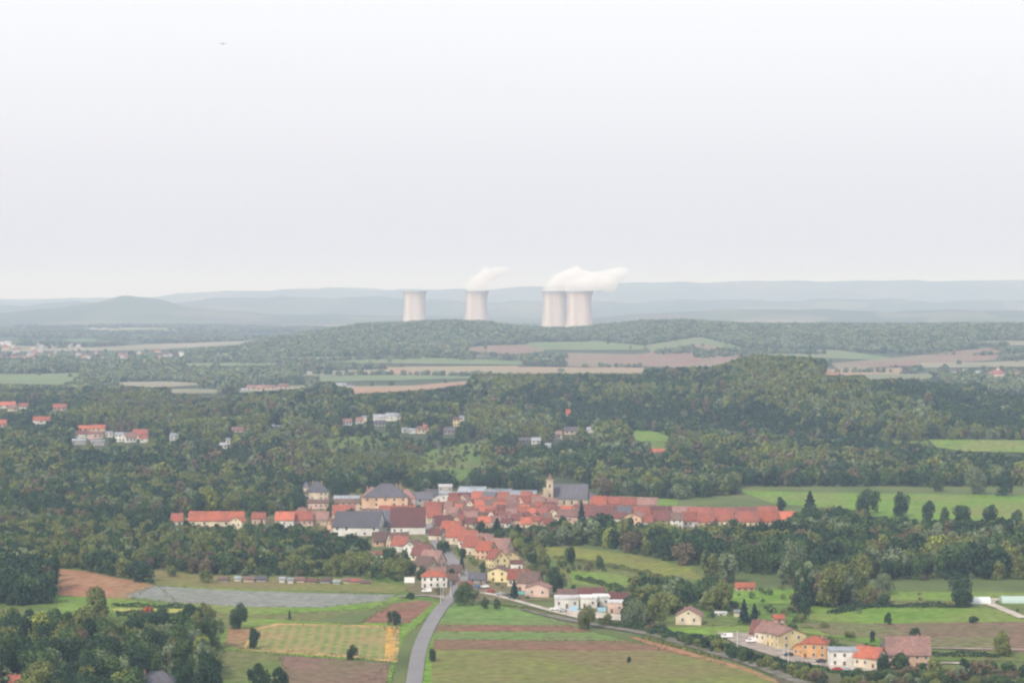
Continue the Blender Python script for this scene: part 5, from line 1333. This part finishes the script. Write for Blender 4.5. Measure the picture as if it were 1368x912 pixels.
EP = []
for w in EDGES:
    for (a, b_) in zip(w, w[1:] + w[:1]):
        L = math.hypot(a[0] - b_[0], a[1] - b_[1])
        for q in range(int(L / 1.1)):
            t_ = nrs.rand(); px, py = a[0] + (b_[0] - a[0]) * t_ + nrs.normal() * .9, a[1] + (b_[1] - a[1]) * t_ + nrs.normal() * .9
            if math.sin(px / 17) + math.sin(py / 23 + px / 31) + nrs.normal() * .5 > -.2: EP.append((px, py, 0, nrs.uniform(.15, .5)))
A = np.array(EP); s = A[:, 3] / 4.5; ti = nrs.choice(6, len(A), p=[.0, .15, .5, .15, .15, .05])
scatter('verge_weeds', A[:, :3], nrs.uniform(0, 6.28, len(A)), np.stack([s * 1.4, s * 1.4, s], 1), ti * 3 + nrs.choice(3, len(A)), BSRC)
print('weeds', len(A))
# --- hedges: leafy strips
def hedge(pts, wm, hm, tint, label, u):
    w = [Vector(ground_at(*p)) for p in pts]; vs = []
    o0 = w[0].copy()
    for a, b_ in zip(w[:-1], w[1:]):
        L = (b_ - a).length; n_ = int(L * wm * 7); d = (b_ - a) / L; nn = Vector((-d.y, d.x, 0))
        for q in range(n_):
            t_ = nrs.rand() * L; hh = hm * (.75 + .35 * math.sin(t_ / 3.1 + a.x) * math.sin(t_ / 7.7)); th_ = nrs.rand() * math.pi
            c_ = a + d * t_ + nn * (math.cos(th_) * wm / 2 * nrs.uniform(.7, 1.1)) + Vector((0, 0, math.sin(th_) * hh * nrs.uniform(.7, 1.05))) - o0
            N_ = Vector(nrs.randn(3)).normalized(); A_ = N_.orthogonal().normalized() * .3; B_ = N_.cross(A_)
            vs += [c_ - A_ - B_ * .6, c_ + A_ * .7 - B_, c_ + A_ + B_ * .7, c_ - A_ * .6 + B_]
    me = np_mesh('hedge', np.array([tuple(q) for q in vs]), np.arange(len(vs)).reshape(-1, 4))
    o = link_mesh('hedge', me, None, (M[tint],)); o.location = o0
    tag(o, label, 'hedge', None, u)
hedge([(870, 842), (930, 856), (985, 872), (1040, 889), (1100, 908)], 5, 3.4, 'dark green', 'dark hedge running diagonally along the upper side of the lane', 985)
hedge([(800, 832), (835, 838), (870, 842)], 5, 3.2, 'mid green', 'green hedge below the modern houses', 835)
hedge([(1245, 876), (1300, 877), (1335, 878)], 4, 2.8, 'dark green', 'straight dark hedge right of the farmhouse', 1290)
hedge([(640, 806), (700, 812), (740, 822)], 2.5, 1.2, 'olive green', 'low olive hedge along the lane above the green field', 690)
hedge([(860, 852), (905, 864), (960, 880)], 3, 1.4, 'olive green', 'low olive hedge along the lower side of the lane', 905)
hedge([(150, 809), (200, 811), (245, 812)], 3, 2.2, 'dark green', 'thin dark hedge above the yellow strip', 200)
hedge([(155, 822), (200, 823), (245, 824)], 4, 3.0, 'dark green', 'dark hedge below the yellow strip', 200)
hedge([(1100, 864), (1140, 868), (1178, 870)], 3, 2.5, 'mid green', 'green hedge behind the white modern flat-roofed house', 1140)
hedge([(1060, 888), (1090, 893), (1120, 900), (1180, 902)], 3, 2.2, 'mid green', 'green hedge in front of the hamlet drive', 1090)
hedge([(770, 773), (815, 784), (850, 792)], 4, 3, 'mid green', 'green hedge below the small bright meadow', 810)
hedge([(1110, 820), (1160, 811), (1230, 811), (1290, 811)], 5, 3.0, 'dark green', 'long dark hedge at the upper edge of the right meadow', 1200)
hedge([(740, 746), (790, 752), (850, 764), (910, 778)], 4, 2.6, 'olive green', 'olive hedge along the lower edge of the vineyard', 830)

# ------------------------------------------------------------------ labels: repeats get their place from the left
ONES = ['', 'first', 'second', 'third', 'fourth', 'fifth', 'sixth', 'seventh', 'eighth', 'ninth', 'tenth', 'eleventh', 'twelfth', 'thirteenth', 'fourteenth', 'fifteenth', 'sixteenth', 'seventeenth', 'eighteenth', 'nineteenth']
def ordinal(k, n_):
    if k == 1: return 'leftmost'
    if k == n_: return 'rightmost'
    if k < 20: return ONES[k] + ' from left'
    tens = {20: 'twenty', 30: 'thirty', 40: 'forty', 50: 'fifty'}[k // 10 * 10]
    if k % 10 == 0: return tens.replace('y', 'ieth') + ' from left'
    return tens + '-' + ONES[k % 10] + ' from left'
from collections import defaultdict
dd_ = defaultdict(list)
for o, lb, u_, cat in PENDING: dd_[lb].append((u_, o, cat))
for lb, lst in dd_.items():
    if len(lst) == 1: continue
    lst.sort(key=lambda q: q[0])
    for k, (u_, o, cat) in enumerate(lst):
        o['label'] = f"{lb}, {ordinal(k + 1, len(lst))}"
        if not o.get('group'): o['group'] = lb
print('objects', len(bpy.data.objects))
